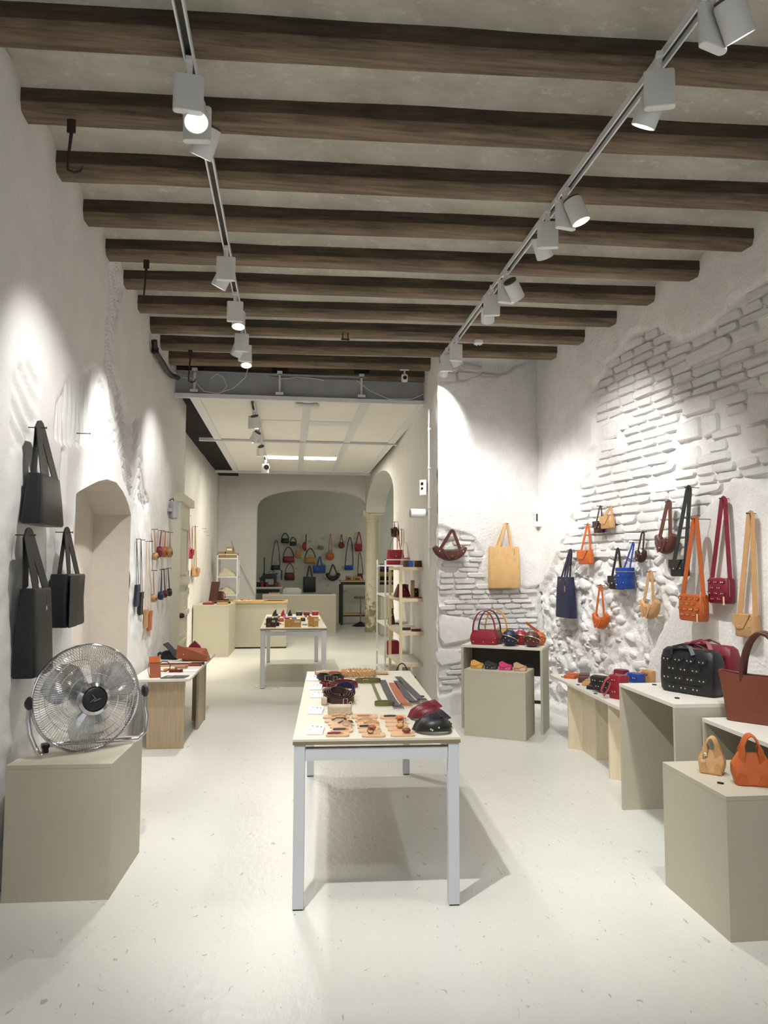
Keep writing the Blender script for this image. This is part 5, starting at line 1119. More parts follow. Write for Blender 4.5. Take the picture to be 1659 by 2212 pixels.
# big brown tote on the near table
p = gz(1552, 1553, .7226)
t = thing('large_tote', 'large smooth chestnut brown tote at the right edge, tall handle', 'bag', (2.487, 3.565, .7226), -.88)
W_, D_, H_ = .41, .12, .26; Rg = []
for (z, ww, dd) in ((0, .86, .9), (.01, .90, 1.0), (.5, .98, .86), (.97, 1.1, .62), (1.0, 1.1, .6)):
    r = []
    for i in range(28):
        a = 2 * PI * (i + .5) / 28; ca, sa = math.cos(a), math.sin(a); x = W_ / 2 * ww * math.copysign(abs(ca) ** .3, ca)
        r.append((x, D_ / 2 * dd * math.copysign(abs(sa) ** .3, sa), z * H_ - (.020 * math.cos(PI * x / W_ * .9) if z > .9 else 0)))
    Rg.append(r)
Rg2 = Rg + [[(p_[0] * .97, p_[1] * .93, p_[2] - .003) for p_ in Rg[-1]], [(p_[0] * .9, p_[1] * .8, .02) for p_ in Rg[0]]]
MB().rings(Rg2).build('body', LTH['chestnut'], t, True)
for y in (-D_ * .29, D_ * .27): MB().tube([(q[0], y + (0 if i not in (0, 14) else .0), q[2]) for i, q in enumerate(arc(0, H_ - .05, .105, .26, PI, 0, 14))], [.007] + [.0115] * 13 + [.007], 10).build('handle', LTH['brown'], t, True)
MB().box((.02, -D_ * .44, .06), (.03, .002, .006)).build('stamp', LTH['brown'], t)
# two mini bags on the near plinth
def mini_handbag(label, P, w, d, h, rz, m, hh, tagm=None):
    t = thing('mini_handbag', label, 'bag', (P[0], P[1], .5856), rz, 'mini handbags on the near plinth')
    MB().loft([(0, w * .80, d * .92), (.008, w * .84, d), (h * .35, w * .98, d * .86), (h * .62, w, d * .62), (h * .95, w * .70, d * .22), (h, w * .64, d * .18)], 20, 7).build('body', m, t, True, ang=30)
    for sgn in (-1, 1): MB().prism([(sgn * w * .10, .004), (sgn * w * .42, .004), (sgn * w * .34, .05), (sgn * w * .20, .05)], -d * .505, -d * .49).build('corner_fold', m, t)
    for y in (-d * .22, d * .22): MB().ribbon([(q[0], y * (1 - .5 * math.sin(PI * i / 14)), q[2]) for i, q in enumerate(arc(0, h * .72, w * .25, hh, PI, 0, 14))], .026, .004, [Vector((math.cos(PI - PI * i / 14) * .35, -1, .1)) if 3 > i or i > 11 else Vector((math.cos(PI - PI * i / 14), -.25, math.sin(PI - PI * i / 14))) for i in range(15)]).build('handle', m, t, True)
    if tagm: swing_tag(t, -w * .28, -d * .40, h * .78, .02, LTH['cream']); MB().lathe([(.009, 0), (.009, .004), (.004, .006)], 12, (-w * .22, -d * .34, h * .8), (0, -1, .3)).build('snap', M_BRASS, t)
mini_handbag('little tan mini handbag on the near plinth', (1.965, 3.215), .115, .085, .105, -.75, LTH['tan'], .085, True)
mini_handbag('bright orange mini handbag on the near plinth', (2.035, 3.03), .165, .09, .135, -.35, LTH['orange'], .115)
# little black price pegs
for (u, v, z, lb) in [(1557, 1693, .5856, 'tiny black tag on the near plinth'), (1463, 1509, .7906, 'tiny black tag on the tall table in front of the black duffel'), (1414, 1480, .7906, 'tiny black tag on the far end of the tall table'), (1287, 1499, ZB, 'tiny black tag on the low bench under the bum bag'), (1249, 1480, ZB, 'tiny black tag on the low bench by the flat pouches'), (1216, 1463, ZB, 'tiny black tag at the far end of the low bench'), (1155, 1395, .7856, 'tiny dark tag on top of the corner cabinet'), (404, 1461, .5926, 'tiny black tag at the near corner of the low wood table'), (438, 1418, .5926, 'tiny black tag at the far corner of the low wood table'), (678, 1354, ZT2, 'tiny black tag at the front edge of the rear table'), (913, 1505, ZT1, 'tiny black tag near the right edge of the belt table')]:
    p = gz(u, v, z); t = thing('price_peg', lb, 'tag', (p.x, p.y, z + .0005), -.9, 'tiny black price tags')
    MB().prism([(-.014, -.006), (.008, -.006), (.014, 0), (.008, .006), (-.014, .006)], 0, .006, 'xy').build('tag_body', M_BLACK, t, bevel=.001)
# ---- goods on the low wood table at the left
ZLT = .5926
cl = lambda u, v: (270 + u / 8.295, 1380 + v / 8.295)
p = gz(*cl(540, 705), ZLT); t = thing('card_case', 'orange leather case standing upright at the near end of the low wood table', 'case', (p.x, p.y + .015, ZLT + .0005), .2, None, None)
MB().add([(-.045, 0, 0), (.045, 0, 0), (.045, .006, 0), (-.045, .006, 0), (-.055, .045, .17), (.035, .045, .17), (.035, .052, .17), (-.055, .052, .17)], [(0, 3, 2, 1), (4, 5, 6, 7), (0, 1, 5, 4), (2, 3, 7, 6), (1, 2, 6, 5), (0, 4, 7, 3)]).build('body', LTH['rust'], t, bevel=.004)
MB().add([(-.055, .030, .125), (.037, .030, .125), (.035, .043, .172), (-.056, .043, .172), (-.055, .026, .125), (.037, .026, .125), (.035, .039, .174), (-.056, .039, .174)], [(0, 1, 2, 3), (4, 7, 6, 5), (0, 4, 5, 1), (2, 6, 7, 3), (0, 3, 7, 4), (1, 5, 6, 2)]).build('flap', LTH['orange'], t)
MB().tube([(-.045, .05, .0), (-.06, .07, .05), (-.055, .06, .11)], .003, 6).build('cord', LTH['rust'], t)
p = gz(*cl(870, 712), ZLT); t = thing('phone_pouch', 'flat slate green phone pouch at the near edge of the low wood table', 'pouch', (p.x, p.y, ZLT + .0005), -.03)
MB().prism([(-.11, 0), (.085, 0), (.11, .13), (-.08, .13)], 0, .008, 'xy').build('body', LTH['grey'] if False else leather('slategreen', (74, 78, 72)), t, bevel=.002); MB().tube([(-.06, .03, .010), (-.03, .06, .012), (-.02, .11, .010)], .002, 5).build('cord', M_CARD, t)
p = gz(*cl(700, 600), ZLT); t = thing('leather_bracelet', 'dark leather loop standing behind the phone pouch', 'loop', (p.x, p.y, ZLT + .0005), .1)
MB().tube([(.055 * math.cos(2 * PI * i / 8 + .3), .02 * math.sin(2 * PI * i / 8), .052 + .045 * math.sin(2 * PI * i / 8 + .3)) for i in range(8)], .0045, 6, closed=True).build('loop', LTH['darkbrown'], t, True)
p = gz(*cl(1140, 590), ZLT); t = thing('price_card', 'white card on the low wood table by the left wall', 'card', (p.x, p.y, ZLT + .0005), -.02)
MB().prism([(-.075, 0), (.065, 0), (.08, .1), (-.055, .1)], 0, .003, 'xy').build('card', M_CARD, t)
for i, (u0, u1, v, c, lb, th) in enumerate([(790, 1030, 598, 'maroon', 'maroon strap case nearest the front on the low wood table', .022), (690, 935, 572, 'mustard', 'mustard strap case on the low wood table', .02), (890, 1120, 530, 'taupe', 'taupe strap case on the low wood table', .02), (600, 1200, 490, 'tan', 'long tan strap lying on the low wood table', .012), (1135, 1370, 488, 'rust', 'rust-coloured strap case at the table edge', .02), (600, 1240, 462, 'maroon', 'long maroon strap lying on the low wood table', .012), (1195, 1420, 462, 'brown', 'brown strap end with buckle at the table edge', .022)]):
    a, b = gz(*cl(u0, v), ZLT), gz(*cl(u1, v), ZLT); a.x = max(a.x, -1.28); w = b.x - a.x
    t = thing('leather_strap', lb, 'strap', ((a.x + b.x) / 2, (a.y + b.y) / 2, ZLT + .0005), 0, 'straps on the low wood table')
    MB().ribbon([(-w / 2, 0, th / 2), (-w * .1, .01, th / 2), (w / 2, 0, th / 2)], .035, th, (0, 0, 1)).build('strap', LTH[c], t, bevel=.004)
    MB().box((w * .42, 0, th + .001), (.02, .036, .003)).build('keeper', LTH['darkbrown'], t)
p = gz(*cl(1240, 400), ZLT); t = thing('open_pouch', 'rust orange leather pouch lying open on the low wood table', 'pouch', (p.x, p.y, ZLT + .0005), -.1)
MB().add([(-.12, 0, 0), (.14, -.02, 0), (.15, .10, 0), (-.12, .12, 0), (-.15, .02, .10), (.06, .0, .085), (.10, .11, .12), (-.13, .13, .13)], [(0, 3, 2, 1), (0, 1, 5, 4), (1, 2, 6, 5), (2, 3, 7, 6), (3, 0, 4, 7), (4, 5, 6, 7)]).build('body', LTH['rust'], t, bevel=.012)
MB().add([(-.17, -.02, .03), (.10, -.03, .012), (.15, -.035, .05), (-.16, -.01, .16), (-.175, -.026, .03), (.10, -.036, .012), (.15, -.041, .05), (-.165, -.016, .16)], [(0, 1, 2, 3), (4, 7, 6, 5), (0, 4, 5, 1), (1, 5, 6, 2), (2, 6, 7, 3), (0, 3, 7, 4)]).build('flap', LTH['rust'], t); studs(t, [(-.10, -.03, .07)], .006)
p = gz(*cl(1190, 260), ZLT); t = thing('small_pouch', 'plum pouch standing behind the open rust pouch', 'pouch', (p.x + .05, p.y - .15, ZLT + .0005), .1)
MB().prism([(-.08, 0), (.09, 0), (.06, .09), (.0, .15), (-.06, .09)], 0, .05).build('body', LTH['raspberry'], t, bevel=.006); MB().prism([(-.06, .05), (.07, .05), (.0, .152)], -.006, 0).build('flap', LTH['raspberry'], t)
p = gz(*cl(800, 365), ZLT); t = thing('belt_bag', 'black belt bag lying with its lid up by the left wall', 'bag', (p.x, p.y + .02, ZLT + .0005), -.2)
MB().loft([(0, .17, .10), (.02, .18, .11), (.07, .15, .09), (.085, .10, .06)], 20, 4).build('body', LTH['black'], t, True)
MB().ribbon([(-.04, -.03, .16), (.0, -.04, .13), (.05, -.05, .08), (.09, -.055, .03)], .06, .012, Vector((.7, -.5, .6))).build('lid', LTH['slate'], t, True); MB().ribbon([(-.08, 0, .05), (-.12, .01, .06), (-.13, .02, .02)], .04, .01, Vector((0, -.3, 1))).build('strap', LTH['black'], t, True)
p = gz(*cl(930, 320), ZLT); t = thing('small_pouch', 'dark maroon pouch between the black belt bag and the rust pouch', 'pouch', (p.x, p.y + .10, ZLT + .0005), 0)
MB().bb(-.09, .09, 0, .06, 0, .05).build('body', LTH['maroon'], t, bevel=.01); MB().bb(-.07, .05, -.004, .05, .0505, .06).build('flap', LTH['maroon'], t, bevel=.003)
# ================================================================== SHELF GOODS
def soft_bag(name, label, x, y, z, w, d, h, m, rz=0, handle=.0, grp=None, top=.6, hm=None, cat='bag'):
    t = thing(name, label, cat, (x, y, z + .0006), rz, grp)
    MB().loft([(0, w * .92, d * .9), (h * .08, w, d), (h * .55, w * (1 + top) / 2, d * .8), (h, w * top, d * .35)], 20, 5).build('body', m, t, True)
    MB().prism([(-w * top * .5, h * .98), (w * top * .5, h * .98), (w * .28, h * .5), (-w * .28, h * .5)], -d * .50, -d * .40).build('flap', m, t, bevel=.003)
    studs(t, [(0, -d * .52, h * .58)], .008)
    if handle: MB().ribbon(arc(0, h * .9, w * .3, handle, PI, 0, 12), .022, .005, [Vector((math.cos(PI - PI * i / 12), 0, math.sin(PI - PI * i / 12))) for i in range(13)]).build('handle', hm or m, t, True)
    return t
zA, zB = zsA, zsB
pB = lambda u, v, z: gz(u, v, z)
xa, ya = xA0 + .05, _ys
soft_bag('handbag', 'red handbag with a pointed handle on top of the white metal shelf', xB0 + .17, _yb + .30, zB[0], .26, .14, .21, LTH['red'], 0, .20, 'handbags on the shelf units', .85)
soft_bag('handbag', 'taupe handbag with a pale handle on top of the white metal shelf', xB0 + .28, _yb + .10, zB[0], .14, .10, .10, LTH['taupe'], 0, .22, 'handbags on the shelf units', .8, LTH['cream'])
for i, (c, w) in enumerate([('darkbrown', .045), ('blue', .045), ('grey', .03), ('brown', .09), ('black', .06), ('red', .03)]):
    x0 = xA0 + .075 + sum([.045, .045, .03, .09, .06, .03][:i]) + i * .004
    t = thing('upright_wallet', '%s wallet standing in the row on top of the wooden shelf' % {'darkbrown': 'dark brown', 'blue': 'bright blue', 'grey': 'grey', 'brown': 'brown open', 'black': 'wide black', 'red': 'thin red'}[c], 'wallet', (x0 + w / 2, _ys + .10, zA[0] + .0006), 0, 'wallets in a row on the wooden shelf')
    MB().bb(-w / 2, w / 2, 0, .12, 0, .075).build('body', LTH[c], t, bevel=.004); MB().bb(-w * .52, w * .52, -.004, -.0003, .03, .078).build('flap', LTH[c], t, bevel=.001)
soft_bag('handbag', 'maroon handbag on the second board of the wooden shelf', xA0 + .10, _ys + .45, zA[1], .20, .14, .16, LTH['maroon'], .3, .0, 'handbags on the shelf units', .55)
t = thing('upright_wallet', 'taupe case standing beside the maroon handbag', 'case', (xA0 + .21, _ys + .30, zA[1] + .0006)); MB().bb(-.022, .022, 0, .03, 0, .21).build('body', LTH['taupe'], t, bevel=.003); MB().bb(-.023, .023, -.004, -.0003, .12, .212).build('flap', LTH['taupe'], t)
soft_bag('small_bag', 'dark brown round bag right of the taupe case on the shelf', xA0 + .27, _ys + .46, zA[1], .09, .10, .11, LTH['darkbrown'], 0, 0, 'handbags on the shelf units', .6)
for i, (x, c, lb) in enumerate([(.13, 'darkbrown', 'dark brown flat purse on the third board of the wooden shelf'), (.22, 'maroon', 'maroon flat purse on the third board of the wooden shelf')]):
    t = thing('flat_purse', lb, 'purse', (xA0 + x, _ys + .10 + .2 * (1 - i), zA[2] + .0006), 0, 'flat purses on the wooden shelf'); MB().bb(-.055, .055, 0, .07, 0, .022).build('body', LTH[c], t, bevel=.005); MB().bb(-.056, .056, -.003, .04, .0225, .028).build('flap', LTH[c], t)
for (x, c, lb) in [(.14, 'rust', 'rust-coloured strap lying on the second board of the wooden shelf')]:
    t = thing('leather_strap', lb, 'strap', (xA0 + x + .05, _ys + .08, zA[1] + .0006), 0); MB().bb(-.10, .10, 0, .035, 0, .010).build('strap', LTH[c], t); MB().bb(.06, .075, -.001, .036, .0102, .014).build('keeper', LTH['darkbrown'], t)
t = soft_bag('handbag', 'tall brown bag standing on the third board of the white metal shelf', xB0 + .09, _yb + .12, zB[2], .10, .12, .22, LTH['brown'], 0, .12, 'handbags on the shelf units', .35, LTH['black'])
t = thing('leather_sandal', 'dark strappy leather piece beside the tall brown bag', 'leather piece', (xB0 + .20, _yb + .10, zB[2] + .0006)); MB().bb(-.05, .05, 0, .09, 0, .015).build('sole', LTH['darkbrown'], t, bevel=.004); MB().ribbon([(-.05, .03, .012), (0, .03, .04), (.05, .03, .012)], .03, .004, (0, 0, 1)).build('strap', LTH['darkbrown'], t)
t = thing('box_bag', 'red box-shaped bag on the lowest visible board of the metal shelf', 'bag', (xB0 + .115, _yb + .16, zB[3] + .0006), .0); MB().loft([(0, .155, .13), (.01, .165, .14), (.17, .165, .14), (.19, .14, .12)], 20, 6).build('body', LTH['red'], t, True); MB().ribbon(arc(0, .185, .05, .02, PI, 0, 8), .018, .004, [Vector((0, 0, 1))] * 9).build('handle', LTH['maroon'], t)
p = gz(868, 1462, .0); p = Vector((gy(868, 1450, 7.6).x, 7.6, 0))
t = thing('floor_tote', 'black tote standing on the floor behind the belt table, only its handle showing', 'bag', p, .1)
hz = gy(868, 1433, 7.6).z; MB().loft([(0, .26, .14), (.01, .28, .15), (hz - .16, .30, .08), (hz - .14, .30, .06)], 20, 6).build('body', LTH['black'], t, True); MB().tube(arc(0, hz - .15, .065, .15, PI, 0, 14), .006, 8).build('handle', LTH['black'], t, True)
# hanging at the end of the corridor wall
C_ = lambda *a, **k: bag(a[0], WC, wall_corridor, *a[1:], mode='R', **k)
C_('long', (853, 1128), (848, 1139, 858, 1160), .10, 'darkbrown', 'dark brown cap-shaped bag hanging at the end of the corridor wall', band=.04, strap='black')
for (u, v0, v1, c, lb) in [(872, 1145, 1182, 'rust', 'brown strap hanging on the corridor wall'), (862, 1150, 1190, 'tan', 'pale tan strap hanging on the corridor wall')]:
    x, z0 = WC.hit(u, v0); z1 = WC.hit(u, v1)[1]
    t = thing('hanging_strap', lb, 'strap', WC.pt(x, z0, .03), WC.ang, 'straps hanging on the corridor wall'); MB().ribbon([(-.02, 0, 0), (-.02, .0, z1 - z0)], .035, .005, (0, 1, 0)).build('strap', LTH[c], t); MB().ribbon([(-.02, 0, 0), (0, .0, .012), (.02, 0, 0), (.03, 0, (z1 - z0) * .9)], .035, .005, (0, 1, 0)).build('strap', LTH[c], t)
    MB().cyl((0, .034, .006), (0, -.03, .006), .003, 6).build('nail', M_IRON, t)
# ================================================================== COUNTER AND RACK
ZK = .8755
p = gz(462, 1299, ZK); t = thing('standing_board', 'dark brown leather board standing on the counter beside the red backpack', 'board', (gy(462, 1299, 13.9).x, 13.9, ZK), -.1)
MB().add([(-.10, 0, 0), (.055, 0, 0), (.095, .05, .36), (-.06, .05, .36), (-.10, .015, 0), (.055, .015, 0), (.095, .065, .36), (-.06, .065, .36)], [(0, 1, 2, 3), (4, 7, 6, 5), (0, 4, 5, 1), (2, 6, 7, 3), (0, 3, 7, 4), (1, 5, 6, 2)]).build('board', LTH['brown'], t, bevel=.004); MB().box((.09, .09, .10), (.09, .05, .16), .3).build('support', LTH['darkbrown'], t)
x = gy(476, 1290, 14.16).x
t = thing('mini_backpack', 'small red leather backpack on the counter', 'backpack', (x, 14.16, ZK)); MB().loft([(0, .12, .08), (.01, .13, .09), (.13, .13, .085), (.165, .10, .06), (.175, .06, .04)], 18, 4).build('body', LTH['red'], t, True); MB().loft([(.02, .10, .03, 0, -.05), (.08, .10, .03, 0, -.05), (.085, .09, .025, 0, -.05)], 16, 5).build('pocket', LTH['red'], t, True); MB().ribbon([(.05, .0, .17), (.085, 0, .12), (.09, 0, .04), (.07, 0, .01)], .012, .004, (0, 1, 0)).build('strap', LTH['black'], t)
t = thing('card_terminal', 'small black payment terminal with white top beside the red backpack', 'terminal', (gy(489, 1291, 14.0).x, 14.0, ZK), .1); MB().bb(-.05, .05, 0, .10, 0, .035).build('case', M_BLACK, t, bevel=.008); MB().bb(-.035, .035, .01, .08, .0353, .038).build('keypad', M_CARD, t); MB().tube([(.05, .05, .01), (.09, .06, .006), (.12, .08, .006)], .004, 6).build('cable', M_BLACK, t)
for i, (u, lb) in enumerate([(520, 'white card with an orange leather piece on the counter, left one'), (537, 'white card with an orange leather loop on the counter, right one')]):
    t = thing('sample_card', lb, 'card', (gy(u, 1290, 13.98).x, 13.98, ZK), 0, 'sample cards on the counter'); MB().bb(-.055, .055, 0, .16, 0, .004).build('card', M_CARD, t)
    (MB().ball((.02, .06, .018), .03, .025, .014) if i == 0 else MB().tube([(.025 * math.cos(2 * PI * k / 12), .06 + .02 * math.sin(2 * PI * k / 12), .012) for k in range(12)], .006, 6, closed=True)).build('leather_piece', LTH['orange'], t, True)
t = thing('sample_mat', 'black mat with leather swatches on the counter', 'mat', (gy(596, 1295, 13.95).x - .02, 13.88, ZK), 0); MB().prism([(-.20, 0), (.14, 0), (.20, .22), (-.13, .22)], 0, .006, 'xy').build('mat', LTH['black'], t)
for k in range(4): MB().box((-.10 + .07 * k, .11, .009), (.045, .05, .004), .3).build('swatch', LTH['slate'], t)
t = thing('egg_tray', 'pale pink tray of small pieces on the back counter', 'tray', (gy(592, 1283, 17.0).x, 17.0, .8806)); MB().bb(-.13, .13, 0, .14, 0, .02).build('tray', LTH['cream'], t, bevel=.004)
for k in range(5): MB().ball((-.10 + .05 * k, .06, .032), .022, .022, .014, 8, 5).build('piece', LTH['nude'], t, True)
for (u, c, lb) in [(450, 'red', 'red flat purse on the tall greige box'), (480, 'tan', 'tan flat purse on the tall greige box')]:
    t = thing('flat_purse', lb, 'purse', (gy(u, 1306, 12.72).x, 12.72, .8726), 0, 'flat purses on the greige box'); MB().bb(-.095, .095, 0, .10, 0, .024).build('body', LTH[c], t, bevel=.006); MB().add([(-.096, -.004, .012), (.096, -.004, .020), (.096, .09, .030), (-.096, .09, .030), (-.096, -.004, .016), (.096, -.004, .024), (.096, .09, .034), (-.096, .09, .034)], [(0, 1, 2, 3), (4, 7, 6, 5), (0, 4, 5, 1), (2, 6, 7, 3), (0, 3, 7, 4), (1, 5, 6, 2)]).build('flap', LTH[c], t)
for (u, lb) in [(468, 'black flat purse behind the red one on the greige box'), (488, 'black flat purse behind the tan one on the greige box')]:
    t = thing('flat_purse', lb, 'purse', (gy(u, 1302, 13.1).x, 13.05, .8726), 0, 'flat purses on the greige box'); MB().bb(-.08, .08, 0, .10, 0, .03).build('body', LTH['black'], t, bevel=.006); MB().bb(-.081, .081, -.004, .05, .0302, .036).build('flap', LTH['black'], t)
for (u0, u1, v0, v1, lb) in [(470, 486, 1191, 1203, 'cardboard box at the left end of the rack top'), (486, 514, 1195, 1203, 'flat cardboard box at the right of the rack top'), (488, 503, 1181, 1194.5, 'cardboard box with a white label stacked on the rack')]:
    a, b = gy(u0, v1, _yc + .1), gy(u1, v1, _yc + .1); zt_ = gy(u0, v0, _yc + .1).z; zb_ = zsC[0] + .0006 if v1 > 1200 else gy(u0, 1195, _yc + .1).z + .002
    t = thing('cardboard_box', lb, 'box', ((a.x + b.x) / 2, _yc + .1, zb_), 0, 'cardboard boxes on the rack'); MB().bb(-(b.x - a.x) * .48, (b.x - a.x) * .48, 0, .3, 0, zt_ - zb_).build('carton', M_KRAFT, t, bevel=.003); MB().bb(-(b.x - a.x) * .49, (b.x - a.x) * .49, -.002, .302, (zt_ - zb_) * .78, (zt_ - zb_) * .80).build('lid_seam', LTH['brown'], t)
    if v0 < 1185: MB().bb(-.05, .05, -.004, -.001, (zt_ - zb_) * .4, (zt_ - zb_) * .72).build('label', M_CARD, t)
M_LINEN = mat('linen', srgb(205, 196, 170), .9, .08, 12, .4, 60)
for i, lb in ((1, 'crumpled cream cloth bags on the middle board of the rack'), (2, 'crumpled cream cloth bags on the lower board of the rack')):
    b = MB(); R = []
    for k in range(9):
        q = k / 8; r = []
        for j in range(14):
            a = PI * j / 13; r.append(((xC0 + .05) + (xC1 - xC0 - .1) * q, _yc + .05 + .2 - .19 * math.cos(a), zsC[i] + .002 + (.05 + .12 * math.sin(PI * min(1, q * .8 + .15)) * (.7 + .5 * nz(q * 5, j * .5, i * 7))) * math.sin(a)))
        R.append(r)
    tag(b.rings(R).build('cloth_bags', M_LINEN, None, True), lb, 'cloth', 'cloth on the rack')
t = tag(MB().tube([gy(500, 1170, 16.82), gy(513, 1210, 16.8), gy(530, 1245, 16.8), gy(553, 1290, 16.78)], .006, 6).build('wall_cable', M_STEEL), 'thin grey cable slanting down the wall beside the rack', 'cable')
# ================================================================== WORKROOM
t = thing('white_chair', 'white plastic chair back showing above the back counter', 'chair', (gy(631, 1290, 18.0).x, 18.0, 0), 0)
MB().pillow([(-.23, .42), (.23, .42), (.235, .60), (.22, .76), (.16, .80), (-.16, .80), (-.22, .76), (-.235, .60)], .03, 0, .8).xf(Matrix.Translation((0, 0, .20))).build('backrest', M_WHITEP, t, True); MB().loft([(.44, .40, .38, 0, .2), (.46, .44, .42, 0, .2), (.48, .42, .40, 0, .2)], 20, 4).build('seat', M_WHITEP, t, True)
MB().bb(-.03, .03, -.012, .012, .46, .66).build('back_support', M_CHROME, t)
for sx in (-1, 1):
    for y in (.03, .37): MB().cyl((sx * .18, y, 0), (sx * .16, y, .44), .012, 8).build('leg', M_CHROME, t)
yb_ = 19.0; xw0 = gy(736, 1300, yb_).x; zw = gy(740, 1254, yb_).z
t = thing('workbench', 'black-framed workbench with a wooden top behind the column', 'workbench', (xw0, yb_, 0))
MB().bb(0, 1.8, 0, .7, zw - .04, zw).build('bench_top', M_OAK, t); MB().bb(0, 1.8, .0, .03, zw - .11, zw - .041).build('apron', M_BLACK, t); MB().bb(.05, 1.75, .05, .65, .25, .28).build('lower_shelf', M_OAK, t)
for x in (0, 1.74):
    for y in (.0, .64): MB().bb(x, x + .06, y, y + .06, 0, zw - .11).build('leg', M_BLACK, t)
MB().bb(.06, 1.74, .0, .03, .22, .25).build('stretcher', M_BLACK, t)
for i, (x, w, h, m, lb) in enumerate([(.22, .16, .12, M_KRAFT, 'small open carton on the workbench'), (.44, .22, .10, LTH['mustard'], 'wide ochre tape roll on the workbench'), (.68, .18, .16, M_WHITEP, 'white tub on the workbench'), (.88, .18, .18, LTH['maroon'], 'dark red case on the workbench')]):
    q = thing('bench_item', lb, 'container', (xw0 + x, yb_ + .15, zw + .0006), 0, 'things on the workbench'); MB().loft([(0, w * .95, .16), (.01, w, .18), (h * .9, w, .18), (h, w * .9, .16)], 18, 5).build('body', m, q, True); MB().bb(-w * .3, w * .3, -.092, -.0905, h * .2, h * .6).build('label', M_CARD if i == 2 else M_DARKIN, q)
q = thing('work_stool', 'grey round work stool in front of the workbench', 'stool', (gy(775, 1300, 18.6).x + .05, 18.6, 0)); MB().lathe([(.17, .70), (.18, .72), (.18, .75), (.16, .76)], 24).build('seat', LTH['grey'], q, True); MB().cyl((0, 0, .1), (0, 0, .70), .018, 10).build('stem', M_CHROME, q); MB().lathe([(.22, 0), (.22, .012), (.05, .1), (.02, .12)], 24).build('base', M_BLACK, q, True)
q = thing('cream_cabinet', 'cream cabinet standing behind the column', 'cabinet', (gy(822, 1300, 16.0).x, 16.0, 0)); zc_ = gy(822, 1288, 16.0).z; MB().bb(0, .5, 0, .4, 0, zc_).build('carcass', M_PLINTH, q); MB().bb(.01, .49, -.016, -.001, .02, zc_ - .02).build('door', M_PLINTH, q); MB().bb(-.01, .51, -.02, .41, zc_, zc_ + .02).build('top', M_DARKIN, q)
for i, (z, c, lb) in enumerate([(0, 'black', 'lowest dark leather roll beside the column'), (.11, 'mustard', 'yellow leather roll beside the column'), (.22, 'slate', 'slate leather roll beside the column'), (.33, 'black', 'topmost dark leather roll beside the column')]):
    xr = gy(822, 1260, 19.0).x; q = thing('leather_roll', lb, 'roll', (xr, 19.02, zw + .001 + z), 0, 'leather rolls on the workbench'); MB().cyl((0, .1, .055), (.55, .1, .055), .052, 14).build('roll', LTH[c], q, True); MB().cyl((-.01, .1, .055), (-.0005, .1, .055), .02, 10).build('core', M_KRAFT, q)
# sewing station at the left
ysw = 18.6; xs = gy(556, 1270, ysw).x; zsw = gy(580, 1268, ysw).z
t = thing('sewing_table', 'white sewing table at the left of the workroom', 'table', (xs - .5, ysw, 0)); wsw = gy(609, 1268, ysw).x - xs + .5
MB().bb(0, wsw, 0, .6, zsw - .04, zsw).build('table_top', M_WHITEP, t)
for x in (.02, wsw - .06):
    for y in (.02, .54): MB().bb(x, x + .04, y, y + .04, 0, zsw - .041).build('leg', M_STEEL, t)
MB().bb(.06, wsw - .06, .02, .05, zsw - .16, zsw - .06).build('drawer_rail', M_BLACK, t)
t = thing('sewing_machine', 'dark green sewing machine head on the sewing table', 'sewing machine', (gy(580, 1268, ysw + .14).x, ysw + .14, zsw + .0006)); MB().bb(-.22, .20, 0, .16, 0, .05).build('bed', LTH['green'], t, bevel=.01); MB().prism([(-.22, .05), (-.10, .05), (-.08, .20), (.12, .20), (.14, .10), (.20, .10), (.20, .30), (.10, .34), (-.14, .32), (-.22, .22)], .03, .13).build('arm', LTH['green'], t, bevel=.015); MB().lathe([(.06, 0), (.06, .02), (.03, .03)], 18, (-.222, .08, .24), (-1, 0, 0)).build('hand_wheel', M_CHROME, t, True); MB().cyl((.17, .08, .02), (.17, .08, .10), .006, 8).build('needle_bar', M_CHROME, t)
t = thing('desk_lamp', 'thin jointed work lamp standing at the sewing table', 'lamp', (gy(570, 1268, ysw + .52).x, ysw + .52, zsw + .0006)); ztop = gy(570, 1204, ysw + .45).z - zsw
MB().cyl((0, 0, .02), (0, 0, ztop), .012, 8).build('pole', M_BLACK, t); MB().lathe([(.07, 0), (.07, .015), (.02, .02)], 16).build('base', M_BLACK, t, True); MB().ball((0, 0, ztop * .42), .035).build('joint', M_BLACK, t, True); MB().tube([(0, 0, ztop * .42), (.08, -.02, ztop * .36), (.15, -.03, .42)], .006, 6).build('arm', M_CHROME, t); MB().lathe([(.03, 0), (.05, .04), (.045, .06)], 14, (.15, -.03, .42), (.3, 0, -1)).build('shade', M_STEEL, t, True)
t = thing('blue_machine', 'pale blue-grey riveting machine behind the sewing table', 'machine', (gy(597, 1268, ysw + .46).x, ysw + .46, zsw + .0006)); zt_ = gy(594, 1231, ysw + .42).z - zsw
MB().loft([(0, .14, .14), (.02, .16, .16), (zt_ * .35, .12, .12), (zt_ * .5, .2, .14), (zt_ * .95, .19, .13), (zt_, .15, .1)], 18, 4).build('housing', mat('machine_paint', srgb(140, 152, 162), .4, .04, 6), t, True); MB().bb(-.03, .03, -.078, -.07, zt_ * .72, zt_ * .82).build('badge', M_BLACK, t); MB().bb(.11, .15, -.02, .02, zt_ * .4, zt_ * .98).build('ribbed_column', M_BLACK, t); MB().lathe([(.025, 0), (.02, .02)], 12, (.1, -.06, zt_ * .12), (0, -1, 0)).build('dial', M_CHROME, t, True)
